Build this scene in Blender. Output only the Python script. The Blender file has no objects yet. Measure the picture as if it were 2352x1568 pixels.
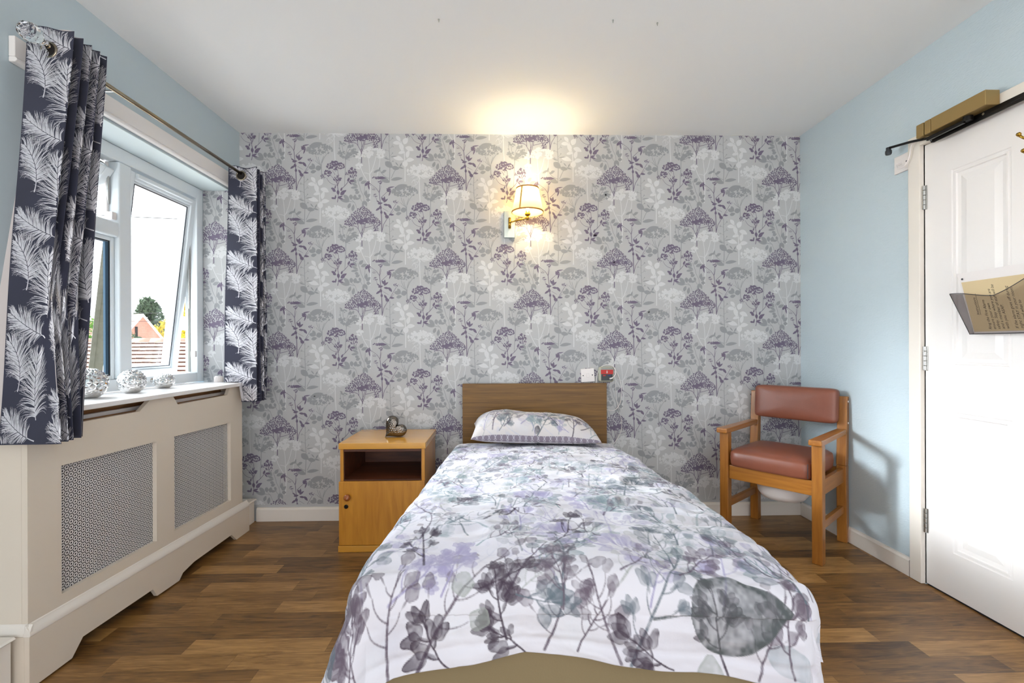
import bpy, bmesh, math, random
import numpy as np
from mathutils import Vector, Matrix, Euler
from mathutils.geometry import tessellate_polygon

S = bpy.context.scene
C = S.collection
PI = math.pi
R = math.radians

# ------------------------------------------------------------------ camera, world, light, exposure
CAMH = 1.078
cd = bpy.data.cameras.new('camera'); cam = bpy.data.objects.new('camera', cd); C.objects.link(cam)
cd.sensor_width = 36; cd.lens = 1070 / 2352 * 36; cd.shift_y = 9.4 / 2352
cd.clip_start = 0.02; cd.clip_end = 400
cam.matrix_world = (Matrix.Translation((0, 0, CAMH)) @ Matrix.Rotation(-0.022, 4, 'Z')
                    @ Matrix.Rotation(PI / 2, 4, 'X') @ Matrix.Rotation(-0.0042, 4, 'Z'))
S.camera = cam
S.view_settings.view_transform = 'Standard'
S.view_settings.look = 'None'
S.view_settings.gamma = 1
S.view_settings.use_curve_mapping = False
S.view_settings.exposure = 1.5

W = bpy.data.worlds.new('world'); S.world = W; W.use_nodes = True
wn = W.node_tree.nodes; wl = W.node_tree.links
for n in list(wn): wn.remove(n)
wo = wn.new('ShaderNodeOutputWorld'); wb = wn.new('ShaderNodeBackground')
wtc = wn.new('ShaderNodeTexCoord'); wsep = wn.new('ShaderNodeSeparateXYZ'); wr = wn.new('ShaderNodeValToRGB')
wm = wn.new('ShaderNodeMapRange'); wm.inputs[1].default_value = -1; wm.inputs[2].default_value = 1
wl.new(wtc.outputs['Generated'], wsep.inputs[0]); wl.new(wsep.outputs['Z'], wm.inputs[0]); wl.new(wm.outputs[0], wr.inputs[0])
wr.color_ramp.elements[0].position = 0.46; wr.color_ramp.elements[0].color = (1.38, 1.35, 1.31, 1)
wr.color_ramp.elements[1].position = 0.54; wr.color_ramp.elements[1].color = (0.90, 0.94, 1.0, 1)
SKY = 1.0; GLOW = 23.0
wd = wn.new('ShaderNodeVectorMath'); wd.operation = 'DOT_PRODUCT'      # broad hazy glow of the veiled sun, left of the window
wd.inputs[1].default_value = Vector((-1.0, 0.22, 0.30)).normalized()
wl.new(wtc.outputs['Generated'], wd.inputs[0])
wmx = wn.new('ShaderNodeMath'); wmx.operation = 'MAXIMUM'; wmx.inputs[1].default_value = 0; wl.new(wd.outputs['Value'], wmx.inputs[0])
wp = wn.new('ShaderNodeMath'); wp.operation = 'POWER'; wp.inputs[1].default_value = 14; wl.new(wmx.outputs[0], wp.inputs[0])
ws = wn.new('ShaderNodeMath'); ws.operation = 'MULTIPLY_ADD'; ws.inputs[1].default_value = GLOW; ws.inputs[2].default_value = SKY; wl.new(wp.outputs[0], ws.inputs[0])
wl.new(wr.outputs[0], wb.inputs[0]); wl.new(ws.outputs[0], wb.inputs[1])
wl.new(wb.outputs[0], wo.inputs[0])

sd = bpy.data.lights.new('hazy_sun', 'SUN'); sun = bpy.data.objects.new('hazy_sun', sd); C.objects.link(sun)
sd.energy = 1.2; sd.angle = R(10); sd.color = (0.95, 0.97, 1.0)
sun.rotation_euler = Vector((1.0, -0.10, -0.24)).to_track_quat('-Z', 'Y').to_euler()
# ------------------------------------------------------------------ room numbers
XL, XR, D, H = -1.617, 1.899, 2.918, 2.40
YB = -1.7
random.seed(7)

# ------------------------------------------------------------------ materials
def lin(c):
    return tuple(((v / 255.0) / 12.92 if v / 255.0 <= 0.04045 else ((v / 255.0 + 0.055) / 1.055) ** 2.4) for v in c[:3]) + (1.0,)

def new_mat(name):
    m = bpy.data.materials.new(name); m.use_nodes = True
    nt = m.node_tree
    b = nt.nodes.get('Principled BSDF')
    return m, nt, b

def mat(name, col, rough=0.5, metal=0.0, spec=0.5, noise=0.0, nscale=20.0, bump=0.0, bscale=80.0, sheen=0.0, trans=0.0, coat=0.0, stretch=None):
    m, nt, b = new_mat(name)
    c = lin(col)
    b.inputs['Base Color'].default_value = c
    b.inputs['Roughness'].default_value = rough
    b.inputs['Metallic'].default_value = metal
    b.inputs['Specular IOR Level'].default_value = spec
    if sheen: b.inputs['Sheen Weight'].default_value = sheen
    if trans: b.inputs['Transmission Weight'].default_value = trans
    if coat: b.inputs['Coat Weight'].default_value = coat; b.inputs['Coat Roughness'].default_value = 0.15
    tc = nt.nodes.new('ShaderNodeTexCoord')
    vec = tc.outputs['Object']
    if stretch:
        mp = nt.nodes.new('ShaderNodeMapping'); mp.inputs['Scale'].default_value = stretch
        nt.links.new(vec, mp.inputs[0]); vec = mp.outputs[0]
    if noise:
        nz = nt.nodes.new('ShaderNodeTexNoise'); nz.inputs['Scale'].default_value = nscale; nz.inputs['Detail'].default_value = 5
        nt.links.new(vec, nz.inputs['Vector'])
        mx = nt.nodes.new('ShaderNodeMix'); mx.data_type = 'RGBA'
        mx.inputs['A'].default_value = tuple(v * (1 - noise) for v in c[:3]) + (1,)
        mx.inputs['B'].default_value = tuple(min(1, v * (1 + noise)) for v in c[:3]) + (1,)
        nt.links.new(nz.outputs['Fac'], mx.inputs['Factor']); nt.links.new(mx.outputs['Result'], b.inputs['Base Color'])
    if bump:
        nb = nt.nodes.new('ShaderNodeTexNoise'); nb.inputs['Scale'].default_value = bscale; nb.inputs['Detail'].default_value = 4
        nt.links.new(vec, nb.inputs['Vector'])
        bp = nt.nodes.new('ShaderNodeBump'); bp.inputs['Strength'].default_value = bump; bp.inputs['Distance'].default_value = 0.004
        nt.links.new(nb.outputs['Fac'], bp.inputs['Height']); nt.links.new(bp.outputs[0], b.inputs['Normal'])
    return m

def wood(name, c1, c2, rough=0.35, stretch=(3, 30, 30), coat=0.3, scale=3.0):
    m, nt, b = new_mat(name)
    tc = nt.nodes.new('ShaderNodeTexCoord'); mp = nt.nodes.new('ShaderNodeMapping'); mp.inputs['Scale'].default_value = stretch
    nz = nt.nodes.new('ShaderNodeTexNoise'); nz.inputs['Scale'].default_value = scale; nz.inputs['Detail'].default_value = 8; nz.inputs['Distortion'].default_value = 0.8
    rp = nt.nodes.new('ShaderNodeValToRGB')
    rp.color_ramp.elements[0].position = 0.35; rp.color_ramp.elements[0].color = lin(c1)
    rp.color_ramp.elements[1].position = 0.68; rp.color_ramp.elements[1].color = lin(c2)
    nt.links.new(tc.outputs['Object'], mp.inputs[0]); nt.links.new(mp.outputs[0], nz.inputs['Vector'])
    nt.links.new(nz.outputs['Fac'], rp.inputs[0]); nt.links.new(rp.outputs[0], b.inputs['Base Color'])
    b.inputs['Roughness'].default_value = rough
    b.inputs['Coat Weight'].default_value = coat; b.inputs['Coat Roughness'].default_value = 0.25
    return m

def floor_mat():
    m, nt, b = new_mat('wood_plank_vinyl')
    N = nt.nodes.new; L = nt.links.new
    tc = N('ShaderNodeTexCoord'); mp = N('ShaderNodeMapping'); mp.inputs['Location'].default_value = (0.13, 0.012, 0)
    L(tc.outputs['Object'], mp.inputs[0])
    br = N('ShaderNodeTexBrick'); br.offset = 0.37; br.offset_frequency = 3; br.squash = 1.25; br.squash_frequency = 2
    br.inputs['Scale'].default_value = 1.0; br.inputs['Mortar Size'].default_value = 0.0006; br.inputs['Mortar Smooth'].default_value = 0.3
    br.inputs['Brick Width'].default_value = 0.40; br.inputs['Row Height'].default_value = 0.0835; br.inputs['Bias'].default_value = 0.0
    br.inputs['Color1'].default_value = (0, 0, 0, 1); br.inputs['Color2'].default_value = (1, 1, 1, 1); br.inputs['Mortar'].default_value = (0.15, 0.15, 0.15, 1)
    L(mp.outputs[0], br.inputs['Vector'])
    # grain shifted per plank
    sc = N('ShaderNodeVectorMath'); sc.operation = 'SCALE'; sc.inputs['Scale'].default_value = 37.0
    L(br.outputs['Color'], sc.inputs[0])
    ad = N('ShaderNodeVectorMath'); ad.operation = 'ADD'; L(mp.outputs[0], ad.inputs[0]); L(sc.outputs[0], ad.inputs[1])
    m2 = N('ShaderNodeMapping'); m2.inputs['Scale'].default_value = (2.2, 26, 1); L(ad.outputs[0], m2.inputs[0])
    g = N('ShaderNodeTexNoise'); g.inputs['Scale'].default_value = 2.6; g.inputs['Detail'].default_value = 9; g.inputs['Roughness'].default_value = 0.62; g.inputs['Distortion'].default_value = 1.4
    L(m2.outputs[0], g.inputs['Vector'])
    m3 = N('ShaderNodeMapping'); m3.inputs['Scale'].default_value = (1.6, 7, 1); L(ad.outputs[0], m3.inputs[0])
    g2 = N('ShaderNodeTexNoise'); g2.inputs['Scale'].default_value = 2.2; g2.inputs['Detail'].default_value = 3; g2.inputs['Distortion'].default_value = 2.0
    L(m3.outputs[0], g2.inputs['Vector'])
    r1 = N('ShaderNodeValToRGB')
    e = r1.color_ramp.elements; e[0].position = 0.30; e[0].color = lin((80, 54, 30)); e[1].position = 0.72; e[1].color = lin((186, 142, 86))
    mid = e.new(0.5); mid.color = lin((137, 99, 53))
    ma = N('ShaderNodeMath'); ma.operation = 'MULTIPLY_ADD'; ma.inputs[1].default_value = 0.55
    L(g.outputs['Fac'], ma.inputs[0])
    mb_ = N('ShaderNodeMath'); mb_.operation = 'MULTIPLY_ADD'; mb_.inputs[1].default_value = 0.30; mb_.inputs[2].default_value = -0.075
    L(g2.outputs['Fac'], mb_.inputs[0])
    sp = N('ShaderNodeSeparateColor'); L(br.outputs['Color'], sp.inputs[0])
    mc = N('ShaderNodeMath'); mc.operation = 'MULTIPLY_ADD'; mc.inputs[1].default_value = 0.27
    L(sp.outputs[0], mc.inputs[0]); L(mb_.outputs[0], mc.inputs[2]); L(mc.outputs[0], ma.inputs[2])
    L(ma.outputs[0], r1.inputs[0])
    L(r1.outputs[0], b.inputs['Base Color'])
    b.inputs['Roughness'].default_value = 0.34
    bp = N('ShaderNodeBump'); bp.inputs['Strength'].default_value = 0.15; bp.inputs['Distance'].default_value = 0.001
    L(g.outputs['Fac'], bp.inputs['Height']); L(bp.outputs[0], b.inputs['Normal'])
    return m

def grille_mat():
    m, nt, b = new_mat('perforated_white_sheet')
    N = nt.nodes.new; L = nt.links.new
    b.inputs['Base Color'].default_value = lin((222, 220, 218)); b.inputs['Roughness'].default_value = 0.45
    tc = N('ShaderNodeTexCoord'); p = 0.0186
    def lattice(ox, oy, per, sx, sy):
        a = N('ShaderNodeVectorMath'); a.operation = 'ADD'; a.inputs[1].default_value = (0, ox, oy); L(tc.outputs['Object'], a.inputs[0])
        w = N('ShaderNodeVectorMath'); w.operation = 'WRAP'
        w.inputs[1].default_value = (1, per[0] / 2, per[1] / 2); w.inputs[2].default_value = (-1, -per[0] / 2, -per[1] / 2)
        L(a.outputs[0], w.inputs[0])
        s = N('ShaderNodeVectorMath'); s.operation = 'MULTIPLY'; s.inputs[1].default_value = (0, sx, sy); L(w.outputs[0], s.inputs[0])
        l = N('ShaderNodeVectorMath'); l.operation = 'LENGTH'; L(s.outputs[0], l.inputs[0])
        return l.outputs['Value']
    per = (p * math.sqrt(3), p)
    big = [lattice(0, 0, per, 1.15, 1), lattice(per[0] / 2, p / 2, per, 1.15, 1)]
    sm = [lattice(per[0] / 6 * k, p / 2 * j, per, 1.0, 1.0) for k, j in ((2, 0), (4, 0), (1, 1), (5, 1), (0, 1), (3, 0), )]
    mids = [lattice(per[0] / 4, p / 4, per, 1, 1), lattice(-per[0] / 4, p / 4, per, 1, 1), lattice(per[0] / 4, -p / 4, per, 1, 1), lattice(-per[0] / 4, -p / 4, per, 1, 1)]
    def thr(v, r):
        t = N('ShaderNodeMath'); t.operation = 'LESS_THAN'; t.inputs[1].default_value = r; L(v, t.inputs[0]); return t.outputs[0]
    outs = [thr(v, 0.0034) for v in big] + [thr(v, 0.0025) for v in sm] + [thr(v, 0.0024) for v in mids]
    cur = outs[0]
    for o in outs[1:]:
        q = N('ShaderNodeMath'); q.operation = 'MAXIMUM'; L(cur, q.inputs[0]); L(o, q.inputs[1]); cur = q.outputs[0]
    tr = N('ShaderNodeBsdfTransparent'); mx = N('ShaderNodeMixShader'); out = nt.nodes['Material Output']
    L(cur, mx.inputs[0]); L(b.outputs[0], mx.inputs[1]); L(tr.outputs[0], mx.inputs[2]); L(mx.outputs[0], out.inputs[0])
    return m

def glass_mat(name, tint=(1, 1, 1), gloss=0.08, rough=0.0):
    m = bpy.data.materials.new(name); m.use_nodes = True; nt = m.node_tree
    for n in list(nt.nodes): nt.nodes.remove(n)
    N = nt.nodes.new
    o = N('ShaderNodeOutputMaterial'); t = N('ShaderNodeBsdfTransparent'); g = N('ShaderNodeBsdfGlossy'); x = N('ShaderNodeMixShader')
    t.inputs[0].default_value = tuple(tint) + (1,); g.inputs['Roughness'].default_value = rough
    x.inputs[0].default_value = gloss
    nt.links.new(t.outputs[0], x.inputs[1]); nt.links.new(g.outputs[0], x.inputs[2]); nt.links.new(x.outputs[0], o.inputs[0])
    return m

def brick_mat(name, c1, c2, mortar, w, h):
    m, nt, b = new_mat(name)
    tc = nt.nodes.new('ShaderNodeTexCoord'); mp = nt.nodes.new('ShaderNodeMapping'); mp.inputs['Rotation'].default_value = (R(90), 0, 0)
    br = nt.nodes.new('ShaderNodeTexBrick'); br.inputs['Scale'].default_value = 1
    br.inputs['Brick Width'].default_value = w; br.inputs['Row Height'].default_value = h; br.inputs['Mortar Size'].default_value = 0.012
    br.inputs['Color1'].default_value = lin(c1); br.inputs['Color2'].default_value = lin(c2); br.inputs['Mortar'].default_value = lin(mortar)
    nt.links.new(tc.outputs['Object'], mp.inputs[0]); nt.links.new(mp.outputs[0], br.inputs['Vector']); nt.links.new(br.outputs['Color'], b.inputs['Base Color'])
    b.inputs['Roughness'].default_value = 0.9
    return m

def paint_mat(name, rough=0.85, sheen=0.15):
    m, nt, b = new_mat(name)
    a = nt.nodes.new('ShaderNodeVertexColor'); a.layer_name = 'print'
    nt.links.new(a.outputs['Color'], b.inputs['Base Color'])
    b.inputs['Roughness'].default_value = rough; b.inputs['Sheen Weight'].default_value = sheen
    b.inputs['Specular IOR Level'].default_value = 0.25
    tc = nt.nodes.new('ShaderNodeTexCoord'); nz = nt.nodes.new('ShaderNodeTexNoise'); nz.inputs['Scale'].default_value = 55; nz.inputs['Detail'].default_value = 6
    bp = nt.nodes.new('ShaderNodeBump'); bp.inputs['Strength'].default_value = 0.18; bp.inputs['Distance'].default_value = 0.004
    nt.links.new(tc.outputs['Object'], nz.inputs['Vector']); nt.links.new(nz.outputs['Fac'], bp.inputs['Height']); nt.links.new(bp.outputs[0], b.inputs['Normal'])
    return m

M = {}
M['ceiling'] = mat('ceiling_white', (240, 241, 241), 0.9, bump=0.05, bscale=60)
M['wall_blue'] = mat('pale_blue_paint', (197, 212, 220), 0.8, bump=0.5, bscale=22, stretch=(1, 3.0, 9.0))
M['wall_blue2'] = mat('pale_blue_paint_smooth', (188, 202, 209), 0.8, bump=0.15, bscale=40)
M['reveal'] = mat('reveal_white_blue', (226, 238, 240), 0.7)
M['paper'] = mat('wallpaper_ground', (189, 190, 191), 0.55, spec=0.35)
M['paper_white'] = mat('wallpaper_white_print', (212, 213, 214), 0.6)
M['paper_grey'] = mat('wallpaper_grey_print', (152, 154, 157), 0.6)
M['paper_purple'] = mat('wallpaper_purple_print', (114, 103, 125), 0.6)
M['floor'] = floor_mat()
M['cream'] = mat('cream_gloss_paint', (226, 214, 198), 0.35, noise=0.02, nscale=5)
M['cream_white'] = mat('off_white_gloss_paint', (236, 229, 220), 0.3)
M['white'] = mat('white_gloss_paint', (240, 236, 234), 0.28, bump=0.03, bscale=200)
M['upvc'] = mat('white_upvc', (232, 238, 242), 0.3)
M['upvc_dirty'] = mat('weathered_olive_upvc', (58, 55, 38), 0.6, noise=0.35, nscale=14)
M['seal'] = mat('black_rubber_seal', (20, 26, 38), 0.5)
M['spacer'] = mat('blue_grey_spacer', (60, 88, 110), 0.3, metal=0.4)
M['steel'] = mat('stainless_steel', (190, 190, 188), 0.25, metal=1.0)
M['chrome'] = mat('chrome', (225, 225, 225), 0.05, metal=1.0)
M['chrome_dark'] = mat('chrome_dark_reflections', (120, 112, 104), 0.08, metal=1.0, bump=0.0)  # silver of the heart darkened: reflections of a dark room put into its colour
M['plate'] = mat('brushed_pale_metal', (205, 215, 210), 0.28, metal=0.8)
M['brass'] = mat('brass', (178, 140, 58), 0.22, metal=1.0)
M['brass_dull'] = mat('bronze_painted_metal', (158, 132, 84), 0.42, metal=0.5)
M['black'] = mat('black_metal', (24, 22, 22), 0.3, metal=0.5)
M['dark'] = mat('dark_void', (25, 20, 18), 0.9)
M['mdf'] = mat('bare_brown_mdf', (184, 136, 92), 0.8, noise=0.1)
M['navy'] = mat('navy_velvet', (33, 35, 58), 0.75, sheen=0.5, noise=0.25, nscale=9)
M['foil'] = mat('silver_foil_print', (226, 224, 230), 0.35, metal=0.45, noise=0.14, nscale=16)
M['lining'] = mat('pale_curtain_lining', (200, 192, 190), 0.9)
M['oak'] = wood('oak_veneer', (104, 71, 26), (134, 96, 40), 0.5, (1.3, 26, 38), 0.05, 2.6)
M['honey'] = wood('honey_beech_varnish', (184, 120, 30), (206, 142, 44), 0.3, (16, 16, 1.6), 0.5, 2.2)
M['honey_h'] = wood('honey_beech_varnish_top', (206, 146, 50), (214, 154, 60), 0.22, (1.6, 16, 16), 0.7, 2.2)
M['reddish'] = wood('dark_red_brown_veneer', (74, 36, 18), (104, 54, 26), 0.5, (2, 16, 16), 0.1, 2)
M['chairwood'] = wood('orange_brown_beech', (144, 90, 34), (166, 108, 44), 0.32, (20, 20, 1.6), 0.4, 2.5)
M['chairwood_x'] = wood('orange_brown_beech_rail', (150, 94, 34), (172, 112, 44), 0.32, (1.6, 20, 20), 0.4, 2.5)
M['chairwood_y'] = wood('orange_brown_beech_arm', (148, 92, 34), (168, 108, 44), 0.32, (20, 1.6, 20), 0.4, 2.5)
M['leather'] = mat('red_brown_vinyl', (128, 74, 56), 0.36, noise=0.28, nscale=7, bump=0.10, bscale=260)
M['sheet'] = mat('pale_yellow_sheet', (196, 186, 146), 0.9, bump=0.1)
M['valance'] = mat('beige_divan_fabric_shaded', (134, 118, 88), 0.95, bump=0.15, bscale=200)  # pale cloth toned down; part of the foot-end shade is in this colour
M['glass'] = glass_mat('window_glass', (0.97, 0.99, 0.985), 0.06)
M['smoke'] = glass_mat('smoked_plastic', (0.66, 0.64, 0.64), 0.04, 0.1)
M['paper_tan'] = mat('tan_paper', (214, 192, 152), 0.8)
M['ink'] = mat('black_ink', (22, 20, 20), 0.7)
M['plastic'] = mat('white_plastic', (236, 230, 228), 0.3)
M['plastic_grey'] = mat('grey_plastic', (150, 152, 146), 0.4)
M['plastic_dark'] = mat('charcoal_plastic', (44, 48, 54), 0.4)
M['red'] = mat('red_label', (188, 22, 12), 0.4)
M['blue'] = mat('blue_button', (20, 28, 110), 0.4)
M['tile'] = mat('pale_weathered_roof_tile', (176, 146, 130), 0.9, noise=0.3, nscale=4)
M['tile_dark'] = mat('tile_edge_shade_and_deck', (70, 44, 34), 0.95)
M['leaf_dark'] = mat('dark_conifer_green', (78, 98, 74), 0.9, noise=0.4, nscale=3)
M['leaf_green'] = mat('bush_green', (96, 140, 52), 0.85, noise=0.4, nscale=3)
M['leaf_yellow'] = mat('yellow_leaf', (196, 176, 52), 0.85, noise=0.4, nscale=3)
M['bark'] = mat('bark_brown', (80, 62, 48), 0.9)
M['brick'] = brick_mat('red_brick_wall', (186, 112, 90), (170, 96, 78), (190, 160, 146), 0.225, 0.075)
M['shade'] = None
def shade_mat():
    m = bpy.data.materials.new('cream_fabric_shade'); m.use_nodes = True; nt = m.node_tree
    for n in list(nt.nodes): nt.nodes.remove(n)
    N = nt.nodes.new; o = N('ShaderNodeOutputMaterial'); d = N('ShaderNodeBsdfDiffuse'); t = N('ShaderNodeBsdfTranslucent'); x = N('ShaderNodeMixShader')
    d.inputs[0].default_value = lin((236, 220, 170)); t.inputs[0].default_value = lin((250, 236, 186)); x.inputs[0].default_value = 0.6
    nt.links.new(d.outputs[0], x.inputs[1]); nt.links.new(t.outputs[0], x.inputs[2]); nt.links.new(x.outputs[0], o.inputs[0])
    return m
M['shade'] = shade_mat()
def emit(name, col, s):
    m, nt, b = new_mat(name); b.inputs['Emission Color'].default_value = lin(col); b.inputs['Emission Strength'].default_value = s
    return m
M['bulb'] = emit('lit_bulb', (255, 224, 160), 14)
def faux_crystal():
    m, nt, b = new_mat('clear_acrylic'); b.inputs['Base Color'].default_value = (1, 1, 1, 1); b.inputs['Transmission Weight'].default_value = 1
    b.inputs['Roughness'].default_value = 0.02; b.inputs['IOR'].default_value = 1.45
    return m
M['crystal'] = faux_crystal()

# ------------------------------------------------------------------ object helpers
def thing(name, label, cat, loc=(0, 0, 0), rotz=0, group=None):
    o = bpy.data.objects.new(name, None); C.objects.link(o)
    o.empty_display_size = 0.05
    o.location = loc; o.rotation_euler = (0, 0, rotz); o['label'] = label; o['category'] = cat
    if group: o['group'] = group
    return o
def tag(o, label, cat, group=None):
    o['label'] = label; o['category'] = cat
    if group: o['group'] = group
    return o

class MB:
    """collects plain geometry for one mesh"""
    def __init__(s): s.v = []; s.f = []; s.m = []
    def add(s, vs, fs, mi=0):
        k = len(s.v); s.v.extend([tuple(p) for p in vs]); s.f.extend([tuple(i + k for i in f) for f in fs]); s.m.extend([mi] * len(fs)); return s
    def box(s, x0, x1, y0, y1, z0, z1, mi=0):
        v = [(x0, y0, z0), (x1, y0, z0), (x1, y1, z0), (x0, y1, z0), (x0, y0, z1), (x1, y0, z1), (x1, y1, z1), (x0, y1, z1)]
        return s.add(v, [(0, 3, 2, 1), (4, 5, 6, 7), (0, 1, 5, 4), (1, 2, 6, 5), (2, 3, 7, 6), (3, 0, 4, 7)], mi)
    def hexa(s, b4, t4, mi=0):
        return s.add(list(b4) + list(t4), [(0, 3, 2, 1), (4, 5, 6, 7), (0, 1, 5, 4), (1, 2, 6, 5), (2, 3, 7, 6), (3, 0, 4, 7)], mi)
    def prism(s, pts, f0, f1, mi=0, holes=()):
        """pts: 2d outline; f0,f1 map 2d -> 3d for the two caps"""
        loops = [list(pts)] + [list(h) for h in holes]
        flat = [p for l in loops for p in l]; n = len(flat)
        tris = tessellate_polygon([[Vector((p[0], p[1], 0)) for p in l] for l in loops])
        vs = [f0(p) for p in flat] + [f1(p) for p in flat]
        fs = [tuple(t) for t in tris] + [tuple(i + n for i in reversed(t)) for t in tris]
        k = 0
        for l in loops:
            m_ = len(l)
            for i in range(m_):
                a, b_ = k + i, k + (i + 1) % m_
                fs.append((a, b_, b_ + n, a + n))
            k += m_
        return s.add(vs, fs, mi)
    def tube(s, path, r, seg=10, mi=0, cap=True):
        P = [Vector(p) for p in path]; n = len(P); rs = r if isinstance(r, (list, tuple)) else [r] * n
        T = [(P[min(i + 1, n - 1)] - P[max(i - 1, 0)]).normalized() for i in range(n)]
        up = Vector((0, 0, 1)) if abs(T[0].z) < 0.9 else Vector((1, 0, 0))
        vs = []; nrm = (up - T[0] * up.dot(T[0])).normalized()
        for i in range(n):
            nrm = (nrm - T[i] * nrm.dot(T[i])).normalized(); bn = T[i].cross(nrm)
            for j in range(seg):
                a = 2 * PI * j / seg; vs.append(P[i] + (nrm * math.cos(a) + bn * math.sin(a)) * rs[i])
        fs = [(i * seg + j, i * seg + (j + 1) % seg, (i + 1) * seg + (j + 1) % seg, (i + 1) * seg + j) for i in range(n - 1) for j in range(seg)]
        if cap: fs += [tuple(reversed(range(seg))), tuple(range((n - 1) * seg, n * seg))]
        return s.add(vs, fs, mi)
    def lathe(s, prof, origin=(0, 0, 0), axis='z', seg=32, mi=0):
        o = Vector(origin); vs = []
        for (r, h) in prof:
            for j in range(seg):
                a = 2 * PI * j / seg; c, q = r * math.cos(a), r * math.sin(a)
                vs.append(o + (Vector((c, q, h)) if axis == 'z' else Vector((c, h, q)) if axis == 'y' else Vector((h, c, q))))
        n = len(prof)
        fs = [(i * seg + j, i * seg + (j + 1) % seg, (i + 1) * seg + (j + 1) % seg, (i + 1) * seg + j) for i in range(n - 1) for j in range(seg)]
        fs += [tuple(reversed(range(seg))), tuple(range((n - 1) * seg, n * seg))]
        return s.add(vs, fs, mi)
    def build(s, name, mats, parent=None, smooth=False, bevel=0, bseg=2, subsurf=0, fixn=True):
        me = bpy.data.meshes.new(name); me.from_pydata(s.v, [], s.f)
        mats = mats if isinstance(mats, (list, tuple)) else [mats]
        for m in mats: me.materials.append(m)
        if len(mats) > 1: me.polygons.foreach_set('material_index', s.m)
        if fixn:
            bm = bmesh.new(); bm.from_mesh(me); bmesh.ops.recalc_face_normals(bm, faces=bm.faces[:]); bm.to_mesh(me); bm.free()
        me.update()
        o = bpy.data.objects.new(name, me); C.objects.link(o)
        if parent is not None:
            o.parent = parent
            o.matrix_parent_inverse = (Matrix.LocRotScale(parent.location, parent.rotation_euler, parent.scale)).inverted() if not getattr(s, 'local', False) else Matrix.Identity(4)
        if bevel:
            b = o.modifiers.new('bevel', 'BEVEL'); b.width = bevel; b.segments = bseg; b.limit_method = 'ANGLE'; b.angle_limit = R(40)
        if subsurf:
            q = o.modifiers.new('sub', 'SUBSURF'); q.levels = subsurf; q.render_levels = subsurf
        if smooth:
            me.polygons.foreach_set('use_smooth', [True] * len(me.polygons))
        elif bevel:
            me.polygons.foreach_set('use_smooth', [True] * len(me.polygons)); wn_ = o.modifiers.new('wn', 'WEIGHTED_NORMAL'); wn_.keep_sharp = True
        return o
def LMB():
    m = MB(); m.local = True; return m
def struct(o): o['kind'] = 'structure'; return o

def big_mesh(name, V, F, mats, mi=None, parent=None, smooth=True):
    me = bpy.data.meshes.new(name)
    V = np.asarray(V, dtype=np.float32); F = np.asarray(F, dtype=np.int32); nf, k = F.shape
    me.vertices.add(len(V)); me.vertices.foreach_set('co', V.ravel())
    me.loops.add(nf * k); me.loops.foreach_set('vertex_index', F.ravel())
    me.polygons.add(nf); me.polygons.foreach_set('loop_start', np.arange(0, nf * k, k, dtype=np.int32))
    for m in mats: me.materials.append(m)
    if mi is not None: me.polygons.foreach_set('material_index', np.asarray(mi, dtype=np.int32))
    me.polygons.foreach_set('use_smooth', np.full(nf, smooth))
    me.update(calc_edges=True); me.validate()
    o = bpy.data.objects.new(name, me); C.objects.link(o)
    if parent is not None:
        o.parent = parent; o.matrix_parent_inverse = Matrix.Translation(-parent.location)
    return o
def grid_faces(nu, nv):
    i = np.arange(nu * nv).reshape(nu, nv)
    return np.stack([i[:-1, :-1].ravel(), i[1:, :-1].ravel(), i[1:, 1:].ravel(), i[:-1, 1:].ravel()], axis=1)

def text_mesh(body, size, font_shear=0.0, name='t', res=3):
    cu = bpy.data.curves.new(name, 'FONT'); cu.body = body; cu.size = size; cu.shear = font_shear; cu.resolution_u = res
    cu.align_x = 'LEFT'
    o = bpy.data.objects.new(name, cu); C.objects.link(o)
    dg = bpy.context.evaluated_depsgraph_get(); me = bpy.data.meshes.new_from_object(o.evaluated_get(dg))
    vs = [tuple(v.co) for v in me.vertices]; fs = [tuple(p.vertices) for p in me.polygons]
    bpy.data.objects.remove(o); bpy.data.curves.remove(cu); bpy.data.meshes.remove(me)
    return vs, fs
# ------------------------------------------------------------------ 2d art: wallpaper motif (metres, one half-drop cell)
def leaf2(cx, cy, L, Wd, ang, bend=0.0, n=9):
    pts = []; L *= 1.06; Wd *= 1.22
    ca, sa = math.cos(ang), math.sin(ang)
    for side in (1, -1):
        rng = range(n + 1) if side == 1 else range(n - 1, 0, -1)
        for i in rng:
            t = i / n; w = math.sin(PI * t ** 0.85) ** 0.85 * Wd / 2 * side
            x = (t - 0.5) * L; y = w + bend * L * (4 * (t - 0.5) ** 2)
            pts.append((cx + x * ca - y * sa, cy + x * sa + y * ca))
    return pts
def stroke2(path, w0, w1=None):
    w1 = w0 if w1 is None else w1
    out = []; n = len(path)
    L = []; Rr = []
    for i, (x, y) in enumerate(path):
        x0, y0 = path[max(i - 1, 0)]; x1, y1 = path[min(i + 1, n - 1)]
        dx, dy = x1 - x0, y1 - y0; q = math.hypot(dx, dy) or 1; w = (w0 + (w1 - w0) * i / max(1, n - 1)) / 2
        L.append((x - dy / q * w, y + dx / q * w)); Rr.append((x + dy / q * w, y - dx / q * w))
    for i in range(n - 1): out.append([L[i], L[i + 1], Rr[i + 1], Rr[i]])
    return out
def curve2(p0, p1, bow=0.0, n=7):
    (x0, y0), (x1, y1) = p0, p1; dx, dy = x1 - x0, y1 - y0
    return [(x0 + dx * t - dy * bow * 4 * t * (1 - t), y0 + dy * t + dx * bow * 4 * t * (1 - t)) for t in [i / n for i in range(n + 1)]]
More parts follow.
